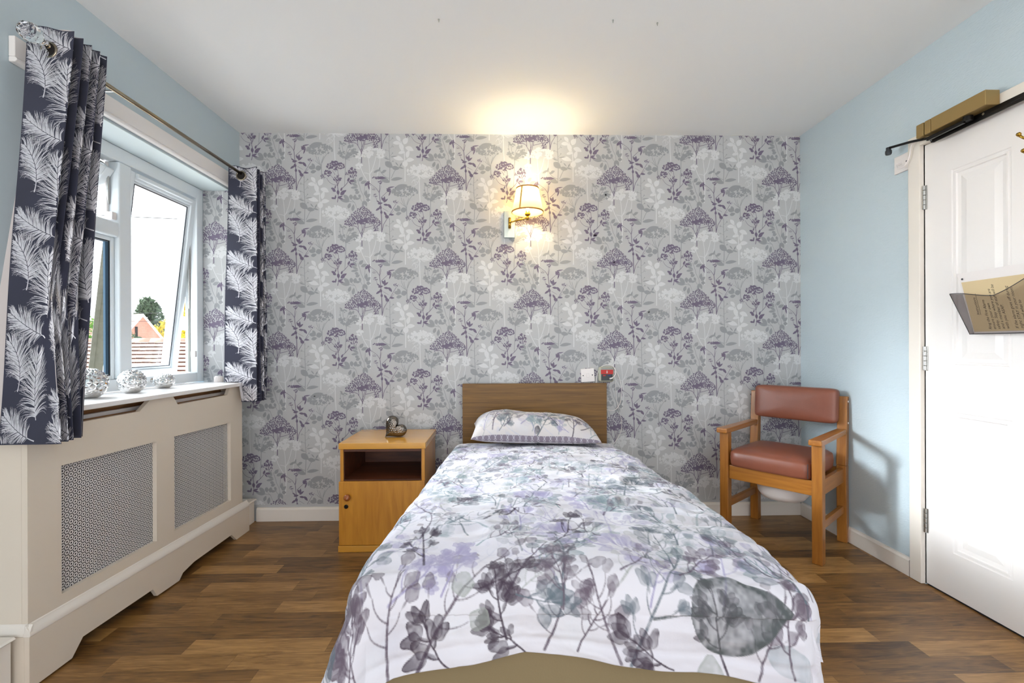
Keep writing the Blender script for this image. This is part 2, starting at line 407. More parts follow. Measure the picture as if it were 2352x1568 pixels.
def blob2(cx, cy, r, rnd, n=8, j=0.35):
    a0 = rnd.random() * 6
    return [(cx + r * (1 + rnd.uniform(-j, j)) * math.cos(a0 + 2 * PI * k / n), cy + r * (1 + rnd.uniform(-j, j)) * math.sin(a0 + 2 * PI * k / n)) for k in range(n)]

def wallpaper_cell():
    rnd = random.Random(11); out = []      # (layer, polygon) in cell units; converted at the end
    def P(layer, poly): out.append((layer, poly))
    def ST(layer, path, w0, w1=None):
        for q in stroke2(path, w0 * 1.25, (w1 or w0) * 1.25): P(layer, q)
    def LF(layer, x, y, L, Wd, deg, bend=0): P(layer, leaf2(x, y, L, Wd, R(-deg), bend))
    def dome(layer, cx, cy, rx, ry, n, r0, r1, core=0.0, flat=0.0):
        for k in range(n):
            a = rnd.uniform(0, 2 * PI); q = rnd.random() ** 0.5
            x = cx + rx * q * math.cos(a); y = cy + ry * q * math.sin(a)
            if flat and y > cy + flat * ry * 0.9: continue
            P(layer, blob2(x, y, rnd.uniform(r0, r1), rnd))
        if core: P(layer, blob2(cx, cy, core, rnd, 14, 0.25))
    # --- white layer 0
    # C dome umbel
    for k in range(150):
        a = rnd.uniform(PI, 2 * PI) if rnd.random() < 0.72 else rnd.uniform(0, PI)
        q = rnd.random() ** 0.45; ry = 125 if a > PI else 70
        P(0, blob2(230 + 225 * q * math.cos(a), 790 + ry * q * math.sin(a), rnd.uniform(9, 20), rnd, 7, 0.5))
    for k in range(26):
        a = rnd.uniform(0.15, PI - 0.15); ST(0, curve2((220, 830), (230 + 215 * math.cos(a), 800 + 100 * math.sin(a)), 0.1), 5, 3)
    ST(0, curve2((215, 840), (230, 1300), 0.01), 10, 9)
    for x0, y0, x1, y1, b in ((190, 900, 90, 960, .2), (200, 920, 110, 1010, -.2), (180, 960, 100, 930, .3), (150, 990, 120, 900, .1)): ST(0, curve2((x0, y0), (x1, y1), b), 5, 4)
    # F fan of white heads
    for (x, y, rx, ry, n) in ((760, 1150, 85, 60, 40), (800, 1090, 45, 30, 14), (905, 1110, 60, 42, 20), (980, 1130, 70, 40, 24), (960, 1200, 60, 45, 20), (620, 1190, 60, 55, 24), (615, 1370, 55, 48, 22), (760, 1200, 50, 50, 16)):
        for k in range(n):
            a = rnd.uniform(0, 2 * PI); q = rnd.random() ** .5; P(0, blob2(x + rx * q * math.cos(a), y + ry * q * math.sin(a), rnd.uniform(10, 20), rnd, 7, .45))
    for a_, b_, w in (((760, 1200), (790, 1500), 7), ((890, 1210), (800, 1490), 7), ((960, 1230), (930, 1430), 6), ((930, 1430), (905, 1580), 7), ((610, 1230), (640, 1380), 6), ((640, 1380), (740, 1590), 8), ((790, 1500), (785, 1960), 13), ((700, 1480), (785, 1500), 6), ((785, 1510), (860, 1420), 5), ((740, 1590), (785, 1680), 8)):
        ST(0, curve2(a_, b_, rnd.uniform(-.05, .05)), w)
    # K white leafy plant
    for x, y, L, Wd, d in ((1262, 915, 110, 48, -55), (1375, 950, 120, 70, 60), (1240, 985, 130, 52, -5), (1312, 1055, 140, 60, -75), (1445, 1080, 140, 62, -22), (1315, 1142, 110, 40, 8), (1410, 1165, 130, 52, 75), (1262, 1236, 165, 62, -14), (1450, 1262, 130, 56, 8), (1370, 1325, 110, 74, 80)):
        LF(0, x, y, L, Wd, d, 0.06)
    ST(0, [(1300, 960), (1330, 1060), (1355, 1140), (1362, 1240), (1368, 1420), (1366, 1620)], 10, 12)
    # --- grey layer 1
    # D cloud umbel
    for k in range(190):
        a = rnd.uniform(PI, 2 * PI) if rnd.random() < .62 else rnd.uniform(0, PI); q = rnd.random() ** .45
        ry = 105 if a > PI else 80
        x, y = 1360 + 215 * q * math.cos(a), 430 + ry * q * math.sin(a)
        if abs(x - 1360) < 70 and abs(y - 400) < 35 and rnd.random() < .6: continue
        P(1, blob2(x, y, rnd.uniform(8, 18), rnd, 7, .5))
    LF(1, 1300, 345, 210, 75, 18)
    for a_, b_ in (((1300, 520), (1385, 690)), ((1340, 540), (1388, 680)), ((1430, 530), (1392, 680)), ((1500, 470), (1400, 640)), ((1290, 600), (1370, 665))): ST(1, curve2(a_, b_, .06), 6)
    ST(1, [(1390, 670), (1393, 900)], 9)
    for x, y, L, Wd, d in ((1238, 718, 110, 52, -8), (1262, 690, 90, 42, -60), (1345, 722, 100, 70, 20), (1262, 782, 90, 46, 14)): LF(1, x, y, L, Wd, d)
    # E heart-like umbel
    for (x0, y0, x1, y1, w, n) in ((300, 985, 390, 1010, 28, 14), (440, 1060, 520, 1040, 30, 16), (310, 1120, 350, 1230, 52, 34), (520, 1110, 560, 1150, 46, 26), (390, 1210, 500, 1170, 44, 30), (340, 1220, 430, 1230, 34, 18)):
        for k in range(n):
            t = rnd.random(); P(1, blob2(x0 + (x1 - x0) * t + rnd.gauss(0, w * .45), y0 + (y1 - y0) * t + rnd.gauss(0, w * .45), rnd.uniform(9, 19), rnd, 7, .45))
    for a_, b_ in (((300, 1000), (320, 1150)), ((345, 1010), (375, 1180)), ((470, 1090), (410, 1200)), ((440, 1060), (400, 1190)), ((430, 1250), (540, 1190)), ((420, 1260), (470, 1275))): ST(1, curve2(a_, b_, .05), 6)
    ST(1, [(402, 1240), (395, 1400), (382, 1640), (380, 1700)], 9, 7)
    # G leafy branch
    for x, y, L, Wd, d in ((545, 250, 95, 44, -55), (645, 218, 90, 46, 48), (692, 268, 100, 44, 22), (545, 308, 110, 34, -28), (540, 355, 115, 32, 8), (572, 398, 62, 40, -5), (588, 438, 70, 42, 22), (412, 522, 120, 52, -42), (385, 572, 150, 50, 172), (484, 515, 85, 50, -85), (547, 515, 85, 52, 80), (592, 540, 80, 32, 6), (625, 500, 64, 34, -70), (728, 450, 100, 38, 85), (762, 492, 90, 46, 42), (764, 560, 66, 48, -8), (456, 655, 90, 42, 68), (517, 690, 110, 42, 80), (682, 620, 90, 34, 88), (725, 620, 96, 38, -70)):
        LF(1, x, y, L, Wd, d)
    for p in ([(590, 230), (625, 330), (645, 410), (690, 500), (700, 600)], [(700, 480), (705, 380), (712, 300)], [(455, 580), (545, 600), (580, 700)], [(620, 715), (680, 640), (700, 560)], [(625, 520), (665, 590)], [(500, 560), (545, 605)], [(410, 560), (480, 590)]): ST(1, p, 7, 5)
    # J big leaf with a twig
    LF(1, 1105, 1345, 150, 80, -38); LF(1, 1215, 1400, 120, 56, -10); LF(1, 1232, 212, 190, 46, 8, 0.03); LF(1, 1045, 235, 150, 70, -28); LF(1, 1235, 1335, 75, 16, -50); LF(1, 1300, 1345, 70, 20, 60); LF(1, 1300, 1395, 90, 22, -18)
    ST(1, [(1255, 1385), (1195, 1450), (1140, 1570)], 8, 7)
    for x, y, L, Wd, d in ((905, 1450, 110, 30, 28), (950, 1420, 80, 24, 75), (1030, 1450, 70, 34, 20), (1010, 1468, 80, 30, 18)): LF(1, x, y, L, Wd, d)
    ST(1, curve2((960, 1440), (1110, 1570), .12), 7)
    # I slender stem with sprigs
    ST(1, [(1112, 850), (1108, 1000), (1112, 1150), (1122, 1300), (1118, 1450), (1110, 1640)], 6, 9)
    for k in range(9):
        y = 860 + k * 62; s = 1 if k % 2 else -1; x = 1112
        ST(1, curve2((x, y + 30), (x + s * 42, y), .15, 4), 4, 3)
        for j in range(3):
            ang = rnd.uniform(-1.2, .3); ex, ey = x + s * (42 + 22 * math.cos(ang)), y + 22 * math.sin(ang); ST(1, [(x + s * 38, y + 3), (ex, ey)], 3); P(1, blob2(ex, ey, 6, rnd, 6))
    LF(1, 1190, 1210, 120, 14, 8); LF(1, 1070, 1250, 90, 16, -22)
    # --- purple layer 2
    # A open umbel
    done = []
    for k in range(1500):
        x = rnd.uniform(385, 960); u = abs(x - 672) / 290; top = 665 + 255 * u ** 1.35; bot = 975 + 25 * math.sin(x * .03) + (75 if 850 < x < 920 else 0)
        y = rnd.uniform(top, bot)
        if u < .38 and y > 950: continue
        core = max(0.0, 1 - math.hypot((x - 660) / 170, (y - 905) / 60)); sz = rnd.uniform(8, 13) + 4 * core
        if any((x - a_) ** 2 + (y - b_) ** 2 < ((sz + c_) * (.86 if core > 0 else 1.02)) ** 2 for a_, b_, c_ in done): continue
        done.append((x, y, sz)); P(2, blob2(x, y, sz * 1.1, rnd, 8, .3))
        if rnd.random() < .6: ST(2, [(x, y), (x + (665 - x) * .09, y + 22)], 3)
    for x, y, r_ in ((600, 910, 30), (660, 905, 34), (712, 890, 32), (850, 905, 26), (640, 940, 22)): P(2, blob2(x, y, r_, rnd, 12, .3))
    for a_, b_ in (((658, 1160), (575, 1000)), ((575, 1000), (400, 965)), ((658, 1150), (655, 960)), ((662, 1130), (705, 1010)), ((705, 1015), (850, 975)), ((705, 1010), (720, 930)), ((600, 1040), (590, 950)), ((640, 1120), (700, 960)), ((850, 960), (880, 1050)), ((650, 960), (600, 760)), ((680, 950), (750, 720)), ((700, 960), (840, 780)), ((640, 960), (520, 800))): ST(2, curve2(a_, b_, .04), 7, 5)
    ST(2, [(658, 1130), (658, 1172)], 12); ST(2, [(659, 1222), (660, 1322)], 11)
    # B many-headed umbel
    def head(cx, cy, rx, ry, n, lo=8, hi=16):
        for k in range(n):
            a = rnd.uniform(0, 2 * PI); q = rnd.random() ** .5; P(2, blob2(cx + rx * q * math.cos(a), cy + ry * q * math.sin(a), rnd.uniform(lo, hi), rnd, 7, .45))
    head(235, 5, 150, 62, 75); head(225, -40, 80, 32, 22); head(110, 125, 62, 50, 34, 7, 13); head(25, 180, 42, 40, 18, 6, 9); head(510, 110, 66, 85, 48, 7, 14); head(550, 150, 48, 60, 22, 6, 10); head(430, 130, 50, 30, 12, 6, 10); head(265, 205, 78, 50, 40, 6, 13)
    for a_, b_, w in (((262, 600), (275, 440), 8), ((275, 440), (262, 330), 9), ((262, 330), (240, 220), 7), ((270, 330), (268, 60), 6), ((265, 300), (160, 170), 6), ((262, 320), (90, 200), 5), ((330, 380), (465, 220), 7), ((280, 300), (300, 230), 5), ((240, 100), (215, 60), 5), ((225, 150), (180, 80), 5)): ST(2, curve2(a_, b_, .05 if b_ != (90, 200) else -.16), w, w * .7)
    for x, y, L, Wd, d in ((195, 380, 70, 30, -20), (212, 408, 60, 36, -30), (230, 350, 55, 18, 75), (275, 440, 80, 38, -85), (362, 430, 110, 40, 30), (345, 462, 70, 36, 12), (330, 385, 60, 26, 70), (232, 515, 75, 20, 80), (198, 533, 62, 26, -8), (308, 512, 90, 26, 22), (320, 540, 80, 22, -12), (505, 250, 80, 32, -4), (475, 282, 70, 20, -50), (445, 225, 70, 26, 62)): LF(2, x, y, L, Wd, d)
    # H tall weed
    for p, w in (([(985, 1090), (980, 860), (975, 750), (962, 600), (945, 440)], 11), ([(945, 440), (900, 370), (820, 310)], 6), ([(945, 440), (955, 330), (970, 250)], 6), ([(950, 430), (975, 330)], 4), ([(975, 520), (1080, 420)], 6), ([(990, 1060), (1015, 960), (1100, 820), (1220, 620)], 7), ([(970, 640), (910, 580), (885, 500)], 5), ([(1100, 820), (1180, 740)], 5), ([(1005, 700), (1060, 730), (1090, 750)], 4), ([(840, 360), (900, 390)], 4)): ST(2, p, w, w * .65)
    for x, y, L, Wd, d in ((1010, 555, 90, 32, -50), (1028, 540, 80, 26, 85), (1050, 570, 90, 26, 38), (1060, 640, 90, 28, -8), (1118, 665, 90, 34, -52), (930, 705, 100, 28, 35), (965, 685, 60, 36, -70), (978, 760, 60, 30, 90), (1045, 790, 90, 28, -55), (1070, 835, 70, 44, -30), (1145, 800, 80, 26, -6), (930, 590, 70, 18, -35), (960, 615, 80, 30, 10), (772, 290, 90, 26, 80), (735, 300, 70, 34, 60), (775, 350, 90, 20, -80), (1095, 400, 60, 50, 60), (1120, 440, 110, 18, 70), (1140, 350, 110, 16, 10)): LF(2, x, y, L, Wd, d)
    head(940, 195, 112, 22, 50, 5, 12); LF(2, 990, 195, 130, 34, -4); head(960, 270, 36, 30, 14, 5, 9); head(770, 290, 50, 34, 14, 5, 9); head(880, 485, 46, 22, 12, 5, 8); head(1220, 590, 56, 26, 16, 5, 9); head(1100, 390, 40, 40, 14, 5, 9); head(845, 385, 30, 14, 6, 4, 7)
    k = 0.525 / 1383.0
    return [(l, [((x - 680) * k, -(y - 880) * k) for x, y in poly]) for l, poly in out]

def clip_poly(poly, x0, x1, y0, y1):
    xs = [p[0] for p in poly]; ys = [p[1] for p in poly]
    if max(xs) <= x0 or min(xs) >= x1 or max(ys) <= y0 or min(ys) >= y1: return None
    if min(xs) >= x0 and max(xs) <= x1 and min(ys) >= y0 and max(ys) <= y1: return poly
    for ax, lim, sg in ((0, x0, 1), (0, x1, -1), (1, y0, 1), (1, y1, -1)):
        res = []
        for i, b_ in enumerate(poly):
            a_ = poly[i - 1]; ia = (a_[ax] - lim) * sg >= 0; ib = (b_[ax] - lim) * sg >= 0
            if ia != ib:
                t = (lim - a_[ax]) / (b_[ax] - a_[ax]); res.append((a_[0] + (b_[0] - a_[0]) * t, a_[1] + (b_[1] - a_[1]) * t))
            if ib: res.append(b_)
        poly = res
        if len(poly) < 3: return None
    return poly
CELL = wallpaper_cell()
def paper_polys(x0, x1, z0, z1, ox=-0.859, oz=1.866):
    """wallpaper print over a rectangle, half-drop repeat"""
    res = []
    for i in range(-4, 8):
        for j in range(-5, 4):
            dx = ox + i * 0.5255; dz = oz + j * 0.518 + (i % 2) * 0.259
            if dx + 0.62 < x0 or dx - 0.32 > x1 or dz + 0.5 < z0 or dz - 0.55 > z1: continue
            for l, poly in CELL:
                q = clip_poly([(x + dx, y + dz) for x, y in poly], x0, x1, z0, z1)
                if q: res.append((l, q))
    return res
def paper_add(mb, polys, f):
    rnd = random.Random(3)
    for l, q in polys:
        off = 0.0003 + l * 0.00025 + rnd.random() * 0.0002
        a = sum(q[i - 1][0] * q[i][1] - q[i][0] * q[i - 1][1] for i in range(len(q)))
        if a < 0: q = q[::-1]
        mb.v_n = len(mb.v)
        mb.v.extend([f(x, z, off) for x, z in q]); mb.f.append(tuple(range(mb.v_n, mb.v_n + len(q)))); mb.m.append(l + 1)

# ------------------------------------------------------------------ 2d art: feathers for the curtains
def feather(x, y, L, Wd, ang, curl, seed, quill=0.2):
    """fine barbs of a plume; rachis runs from the quill at (x,y) along ang"""
    rnd = random.Random(seed); out = []
    def spine(t):
        a = ang + curl * t; return (x + L * t * math.cos(ang + curl * t * .5), y + L * t * math.sin(ang + curl * t * .5), a)
    path = [spine(t / 14)[:2] for t in range(15)]
    out += stroke2(path[:4], 0.0040, 0.0026)
    for side in (1, -1):
        n = int(140 * L / .2); clump = 0.0; ph_ = rnd.random() * 6; wob = 0.0
        for k in range(n):
            t = quill + (1 - quill) * k / n
            ph_ += .23 + rnd.random() * .08; wob = .85 * wob + rnd.gauss(0, .05)
            g = math.sin(ph_ * 1.7)
            if g > .86: continue
            sx, sy, a = spine(t); w_ = (t - quill) / (1 - quill)
            env = (math.sin(PI * min(1.0, w_ * .80 + .16)) ** .6) * (1 + .10 * math.sin(ph_))
            ln = Wd * .62 * env * rnd.uniform(.80, 1.14)
            a0 = side * (.56 + .50 * (1 - w_) ** 1.5 + wob); curlb = side * (.75 - 1.25 * w_ + rnd.gauss(0, .28) + .35 * math.sin(ph_ * .9))
            px, py = sx - math.sin(a) * side * .0011, sy + math.cos(a) * side * .0011; pts = [(px, py)]; m = 6
            for q in range(m):
                u_ = (q + .5) / m; aa = a + a0 + curlb * u_ ** 1.8 * 1.1
                px += ln * 1.15 / m * math.cos(aa); py += ln * 1.15 / m * math.sin(aa); pts.append((px, py))
            out += stroke2(pts, 0.0015, 0.0006)
    return out
def feather_art(W0, H0, phase=0.0):
    res = []; cw, ch = 0.235, 0.316
    for i in range(-1, int(W0 / cw) + 2):
        for j in range(-1, int(H0 / ch) + 2):
            ox = i * cw; oy = -j * ch + phase + (i % 2) * 0.06
            sd_ = (i % 3) * 10
            res += feather(ox + 0.165, oy - 0.052, 0.17, 0.082, R(166), -R(26), 5 + sd_)
            res += feather(ox + 0.062, oy - 0.218, 0.165, 0.095, R(78), R(58), 6 + sd_)
            res += feather(ox + 0.163, oy - 0.305, 0.205, 0.118, R(110), -R(22), 7 + sd_, .05)
    return [p for p in res if min(q[0] for q in p) > 0.002 and max(q[0] for q in p) < W0 - .002 and min(q[1] for q in p) > -H0 + .002 and max(q[1] for q in p) < -.002]

def resample(pts, n, k=3):
    P = [np.array(p, float) for p in pts]
    for _ in range(k):   # chaikin
        Q = [P[0]]
        for a, b in zip(P[:-1], P[1:]): Q += [a * .8 + b * .2, a * .2 + b * .8]
        Q.append(P[-1]); P = Q
    P = np.array(P); s = np.r_[0, np.cumsum(np.hypot(*(P[1:] - P[:-1]).T))]
    u = np.linspace(0, s[-1], n); return np.stack([np.interp(u, s, P[:, 0]), np.interp(u, s, P[:, 1])], 1), s[-1]
def make_curtain(root, top, bot, z1, z0, phase, seed):
    n = 520; A, la = resample(top, n); B, lb = resample(bot, n); W0 = la; Hh = z1 - z0
    nv = 44; v = np.linspace(0, 1, nv)
    rs = np.random.RandomState(seed); u = np.linspace(0, 1, n)
    def surf(uu, vv):   # arrays
        ax = np.interp(uu, u, A[:, 0]); ay = np.interp(uu, u, A[:, 1]); bx = np.interp(uu, u, B[:, 0]); by = np.interp(uu, u, B[:, 1])
        w = vv ** 1.15
        x = ax * (1 - w) + bx * w + .003 * np.sin(vv * 9 + uu * 30) * vv; y = ay * (1 - w) + by * w + .004 * np.sin(vv * 7 + uu * 17 + 1) * vv
        z = z1 - Hh * vv + 0.006 * np.sin(uu * 60) * (1 - vv) ** 6
        z = np.where((x < -1.464) & (y > 1.494) & (y < 2.726), np.maximum(z, .8795), z)     # cloth caught on the sill
        return np.stack([x, y, z], -1)
    U, Vv = np.meshgrid(u, v, indexing='ij'); e = 1e-3
    def norm(uu, vv):
        du = surf(np.clip(uu + e, 0, 1), vv) - surf(np.clip(uu - e, 0, 1), vv); dv = surf(uu, np.clip(vv + e, 0, 1)) - surf(uu, np.clip(vv - e, 0, 1))
        q = -np.cross(du, dv); return q / (np.linalg.norm(q, axis=1)[:, None] + 1e-12)
    uu, vv = U.ravel(), Vv.ravel(); G = surf(uu, vv); Gb = G - norm(uu, vv) * .0022
    gf = grid_faces(n, nv); polys = feather_art(W0, Hh, phase)
    V = np.array([q for p in polys for q in p], dtype=float); pu = V[:, 0] / W0; pv = -V[:, 1] / Hh
    jit = np.repeat(np.random.RandomState(5).rand(len(polys)) * .0002, 4)[:, None]
    P1 = surf(pu, pv) + norm(pu, pv) * (0.0006 + jit)
    k = len(G); F = np.concatenate([gf, gf[:, ::-1] + k, np.arange(len(P1)).reshape(-1, 4) + 2 * k])
    mi = np.r_[np.zeros(len(gf)), np.ones(len(gf)), np.full(len(polys), 2)]
    o = big_mesh('drape', np.concatenate([G, Gb, P1]), F, [M['navy'], M['lining'], M['foil']], mi, root)
    return o, surf, W0

# ------------------------------------------------------------------ numpy painting for the bed linen
def vnoise(nx, ny, cx, cy, rs):
    g = rs.rand(cx + 2, cy + 2); x = np.linspace(0, cx, nx, endpoint=False); y = np.linspace(0, cy, ny, endpoint=False)
    xi = x.astype(int); yi = y.astype(int); fx = x - xi; fy = y - yi; fx = fx * fx * (3 - 2 * fx); fy = fy * fy * (3 - 2 * fy)
    a = g[np.ix_(xi, yi)]; b = g[np.ix_(xi + 1, yi)]; c = g[np.ix_(xi, yi + 1)]; d = g[np.ix_(xi + 1, yi + 1)]
    fx = fx[:, None]; fy = fy[None, :]
    return (a * (1 - fx) + b * fx) * (1 - fy) + (c * (1 - fx) + d * fx) * fy
class Canvas:
    def __init__(s, w, h, res, seed, base=(217, 215, 223)):
        s.nx, s.ny, s.res = int(w / res) + 1, int(h / res) + 1, res; s.w, s.h = w, h
        s.rs = np.random.RandomState(seed)
        s.img = np.ones((s.nx, s.ny, 3)) * np.array(lin(base)[:3])
        s.grain = 0.55 + 0.45 * (0.5 * vnoise(s.nx, s.ny, int(w / .03) + 1, int(h / .03) + 1, s.rs) + 0.5 * vnoise(s.nx, s.ny, int(w / .008) + 1, int(h / .008) + 1, s.rs)) * 2 - 0.25
        s.grain = np.clip(s.grain + .12, .5, 1.0)
    def region(s, x0, x1, y0, y1):
        i0 = max(0, int(x0 / s.res)); i1 = min(s.nx, int(x1 / s.res) + 2); j0 = max(0, int(y0 / s.res)); j1 = min(s.ny, int(y1 / s.res) + 2)
        if i0 >= i1 or j0 >= j1: return None
        X, Y = np.meshgrid(np.arange(i0, i1) * s.res, np.arange(j0, j1) * s.res, indexing='ij'); return (slice(i0, i1), slice(j0, j1)), X, Y
    def blend(s, sl, m, col, alpha):
        a = (m * alpha * s.grain[sl])[..., None]; c = np.array(lin(col)[:3]); s.img[sl] = s.img[sl] * (1 - a) + c * a
    def petal(s, x, y, L, Wd, ang, col, alpha, tip=1.0, wob=.12, pw=.5):
        r = s.region(x - L * 1.1, x + L * 1.1, y - L * 1.1, y + L * 1.1)
        if r is None: return
        sl, X, Y = r; ca, sa = math.cos(ang), math.sin(ang); u = ((X - x) * ca + (Y - y) * sa) / L; v = (-(X - x) * sa + (Y - y) * ca) / (Wd / 2)
        uu = np.clip(u, 0, 1); ww = np.sin(PI * uu ** tip) ** pw * (1 + wob * np.sin(uu * 9 + x * 40))
        d = np.clip((ww - np.abs(v)) * Wd / 2 / s.res, 0, 1) * (u > 0) * (u < 1)
        edge = np.clip(1 - (ww - np.abs(v)) * 3.0, 0, 1) * .35
        s.blend(sl, d, col, np.clip(alpha * (0.78 + edge + .25 * (uu - .5)), 0, 1))
    def wash(s, x, y, r, col, alpha):
        q = s.region(x - 2 * r, x + 2 * r, y - 2 * r, y + 2 * r)
        if q is None: return
        sl, X, Y = q; m = np.exp(-((X - x) ** 2 + (Y - y) ** 2) / (r * r)); s.blend(sl, m, col, alpha)
    def line(s, x0, y0, x1, y1, w0, w1, col, alpha, bow=0.0):
        n = 8; pts = curve2((x0, y0), (x1, y1), bow, n)
        for k in range(n):
            (ax, ay), (bx, by) = pts[k], pts[k + 1]; w = (w0 + (w1 - w0) * k / n) / 2; p = w + s.res * 2
            q = s.region(min(ax, bx) - p, max(ax, bx) + p, min(ay, by) - p, max(ay, by) + p)
            if q is None: continue
            sl, X, Y = q; dx, dy = bx - ax, by - ay; t = np.clip(((X - ax) * dx + (Y - ay) * dy) / (dx * dx + dy * dy + 1e-9), 0, 1)
            d = np.hypot(X - ax - t * dx, Y - ay - t * dy); s.blend(sl, np.clip((w - d) / s.res + .5, 0, 1) * ((t < 1) | (k == n - 1)), col, alpha)
    def bloom(s, x, y, r, ang, col, alpha, n=4):
        r *= 1.25
        for k in range(n):
            a = ang + (k - (n - 1) / 2) * (1.5 / n) * 1.25 + s.rs.uniform(-.12, .12); s.petal(x, y, r * s.rs.uniform(.85, 1.1), r * .62, a, col, alpha, .8)
        s.petal(x - math.cos(ang) * r * .45, y - math.sin(ang) * r * .45, r * .6, r * .22, ang, col, min(1, alpha * 1.1), 1.3)
    def sprig(s, x, y, ang, L, col, alpha, r=.03, n=6, kind=0):
        pts = curve2((x, y), (x + L * math.cos(ang), y + L * math.sin(ang)), s.rs.uniform(-.12, .12), 10)
        for k in range(10): s.line(*pts[k], *pts[k + 1], .0065 * (1 - k * .07) * L / .25 + .001, .0065 * (1 - (k + 1) * .07) * L / .25 + .001, col, alpha)
        for k in range(n):
            t = .3 + .7 * (k + 1) / n; i = min(9, int(t * 10) - 1); px, py = pts[i]; side = 1 if k % 2 else -1
            if k == n - 1: side = 0
            a = ang + side * s.rs.uniform(.55, .9); q = L * s.rs.uniform(.14, .3) * (1.15 - .4 * t); ex, ey = px + q * math.cos(a), py + q * math.sin(a)
            s.line(px, py, ex, ey, .0032, .0022, col, alpha, side * .12)
            rr = r * s.rs.uniform(.7, 1.25)
            if kind == 0: s.bloom(ex, ey, rr, a, col, alpha, s.rs.randint(2, 5))
            elif kind == 1: s.petal(ex, ey, rr * 1.3, rr * .8, a, col, alpha, .9)
            else: s.petal(ex, ey, rr * .7, rr * .16, a, col, alpha, 1.5); s.petal(ex + rr * .55 * math.cos(a), ey + rr * .55 * math.sin(a), rr, rr * .8, a, col, alpha, .8)
PURP = (100, 88, 106); DPURP = (70, 60, 76); SLATE = (96, 108, 118); LILAC = (160, 154, 188); TEAL = (128, 148, 156); SAGE = (150, 156, 152); PALE = (196, 196, 210)
def paint_linen(cv, up, density=1.0, cover=1.0):
    """botanical watercolour print; up = direction of growth (radians)"""
    rs = cv.rs; A = cv.w * cv.h
    for k in range(int(46 * A * density)): cv.wash(rs.rand() * cv.w, rs.rand() * cv.h, rs.uniform(.02, .06), [PALE, (214, 220, 226), (206, 204, 218)][rs.randint(3)], rs.uniform(.15, .5))
    for pas, (cnt, al, cols) in enumerate(((46, (.3, .5), (PALE, SAGE, TEAL, LILAC)), (46, (.5, .8), (LILAC, TEAL, SLATE, LILAC)), (26, (.6, .9), (PURP, SLATE, DPURP, PURP)))):
        n = max(1, int(cnt * A * density)); g = int(math.sqrt(n * cv.w / cv.h)) + 1; h = n // g + 1
        for i in range(g):
            for j in range(h):
                x = (i + rs.uniform(.1, .9)) / g * cv.w; y = (j + rs.uniform(.1, .9)) / h * cv.h * cover; c = cols[rs.randint(len(cols))]
                cv.sprig(x, y, up + rs.uniform(-.95, .95), rs.uniform(.10, .2) * (1.15 if pas == 0 else 1), c, rs.uniform(*al), rs.uniform(.022, .034), rs.randint(5, 9), rs.randint(3))
    for k in range(int(7 * A * density)):
        cv.petal(rs.rand() * cv.w, rs.rand() * cv.h, rs.uniform(.08, .14), rs.uniform(.035, .06), rs.uniform(0, 6.28), TEAL, rs.uniform(.3, .6), .9)
def color_attr(me, img):
    at = me.color_attributes.new('print', 'FLOAT_COLOR', 'POINT')
    c = np.ones((img.shape[0] * img.shape[1], 4), dtype=np.float32); c[:, :3] = img.reshape(-1, 3); at.data.foreach_set('color', c.ravel())
# ================================================================== THE SETTING
WT = 0.25                                       # left wall thickness
# window opening in the left wall
WY0, WY1, WZ0, WZ1 = 1.64, 2.81, 0.855, 2.01
XG = -1.77                                      # room face of the window frame
m = MB()
m.box(XL - WT, XL, YB, WY0, 0, H); m.box(XL - WT, XL, WY1, D + .2, 0, H)
m.box(XL - WT, XL, WY0, WY1, WZ1, H); m.box(XL - WT, XL, WY0, WY1, 0, WZ0)
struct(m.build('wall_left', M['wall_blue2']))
# bright reveal linings (soffit, near cheek)
m = MB(); m.box(XG, XL, WY0, WY1, WZ1 - .004, WZ1 - .0005); m.box(XG, XL, WY0 + .0005, WY0 + .004, WZ0, WZ1 - .004)
struct(m.build('trim_1', M['reveal']))
# papered far cheek
m = MB(); ye = WY1 - .004
m.add([(XG, ye, WZ0), (XL - .001, ye, WZ0), (XL - .001, ye, WZ1 - .006), (XG, ye, WZ1 - .006)], [(0, 1, 2, 3)], 0)
paper_add(m, paper_polys(XG, XL - .002, WZ0, WZ1 - .006, -1.70, 1.74), lambda x, z, o: (x, ye - o, z))
struct(m.build('trim_2', [M['paper'], M['paper_white'], M['paper_grey'], M['paper_purple']], fixn=False))
m = MB(); m.tube([(XL + .001, WY1 - .002, WZ0), (XL + .001, WY1 - .002, WZ1)], 0.005, 8)
struct(m.build('trim_3', M['white'], smooth=True))
# back wall with wallpaper
m = MB()
m.box(XL - WT, XR + .2, D + .002, D + .2, 0, H, 4)
m.add([(XL, D, 0), (XR, D, 0), (XR, D, H), (XL, D, H)], [(0, 1, 2, 3)], 0)
paper_add(m, paper_polys(XL, XR, 0.1, H), lambda x, z, o: (x, D - o, z))
struct(m.build('wall_back', [M['paper'], M['paper_white'], M['paper_grey'], M['paper_purple'], M['ceiling']], fixn=False))
# right wall with door opening
DY0, DY1, DZ = 1.268, 2.046, 1.965
m = MB(); m.box(XR, XR + .15, DY1 + .006, D + .2, 0, H); m.box(XR, XR + .15, YB, DY0 - .006, 0, H); m.box(XR, XR + .15, DY0 - .006, DY1 + .006, DZ + .006, H)
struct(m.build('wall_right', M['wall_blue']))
m = MB(); m.box(XL - WT, XR + .2, YB, D + .2, -.12, 0); struct(m.build('floor', M['floor']))
m = MB(); m.box(XL - WT, XR + .2, -3.2, D + .2, H, H + .12); struct(m.build('ceiling', M['ceiling']))  # unseen rear length past the walls is added to block sky light
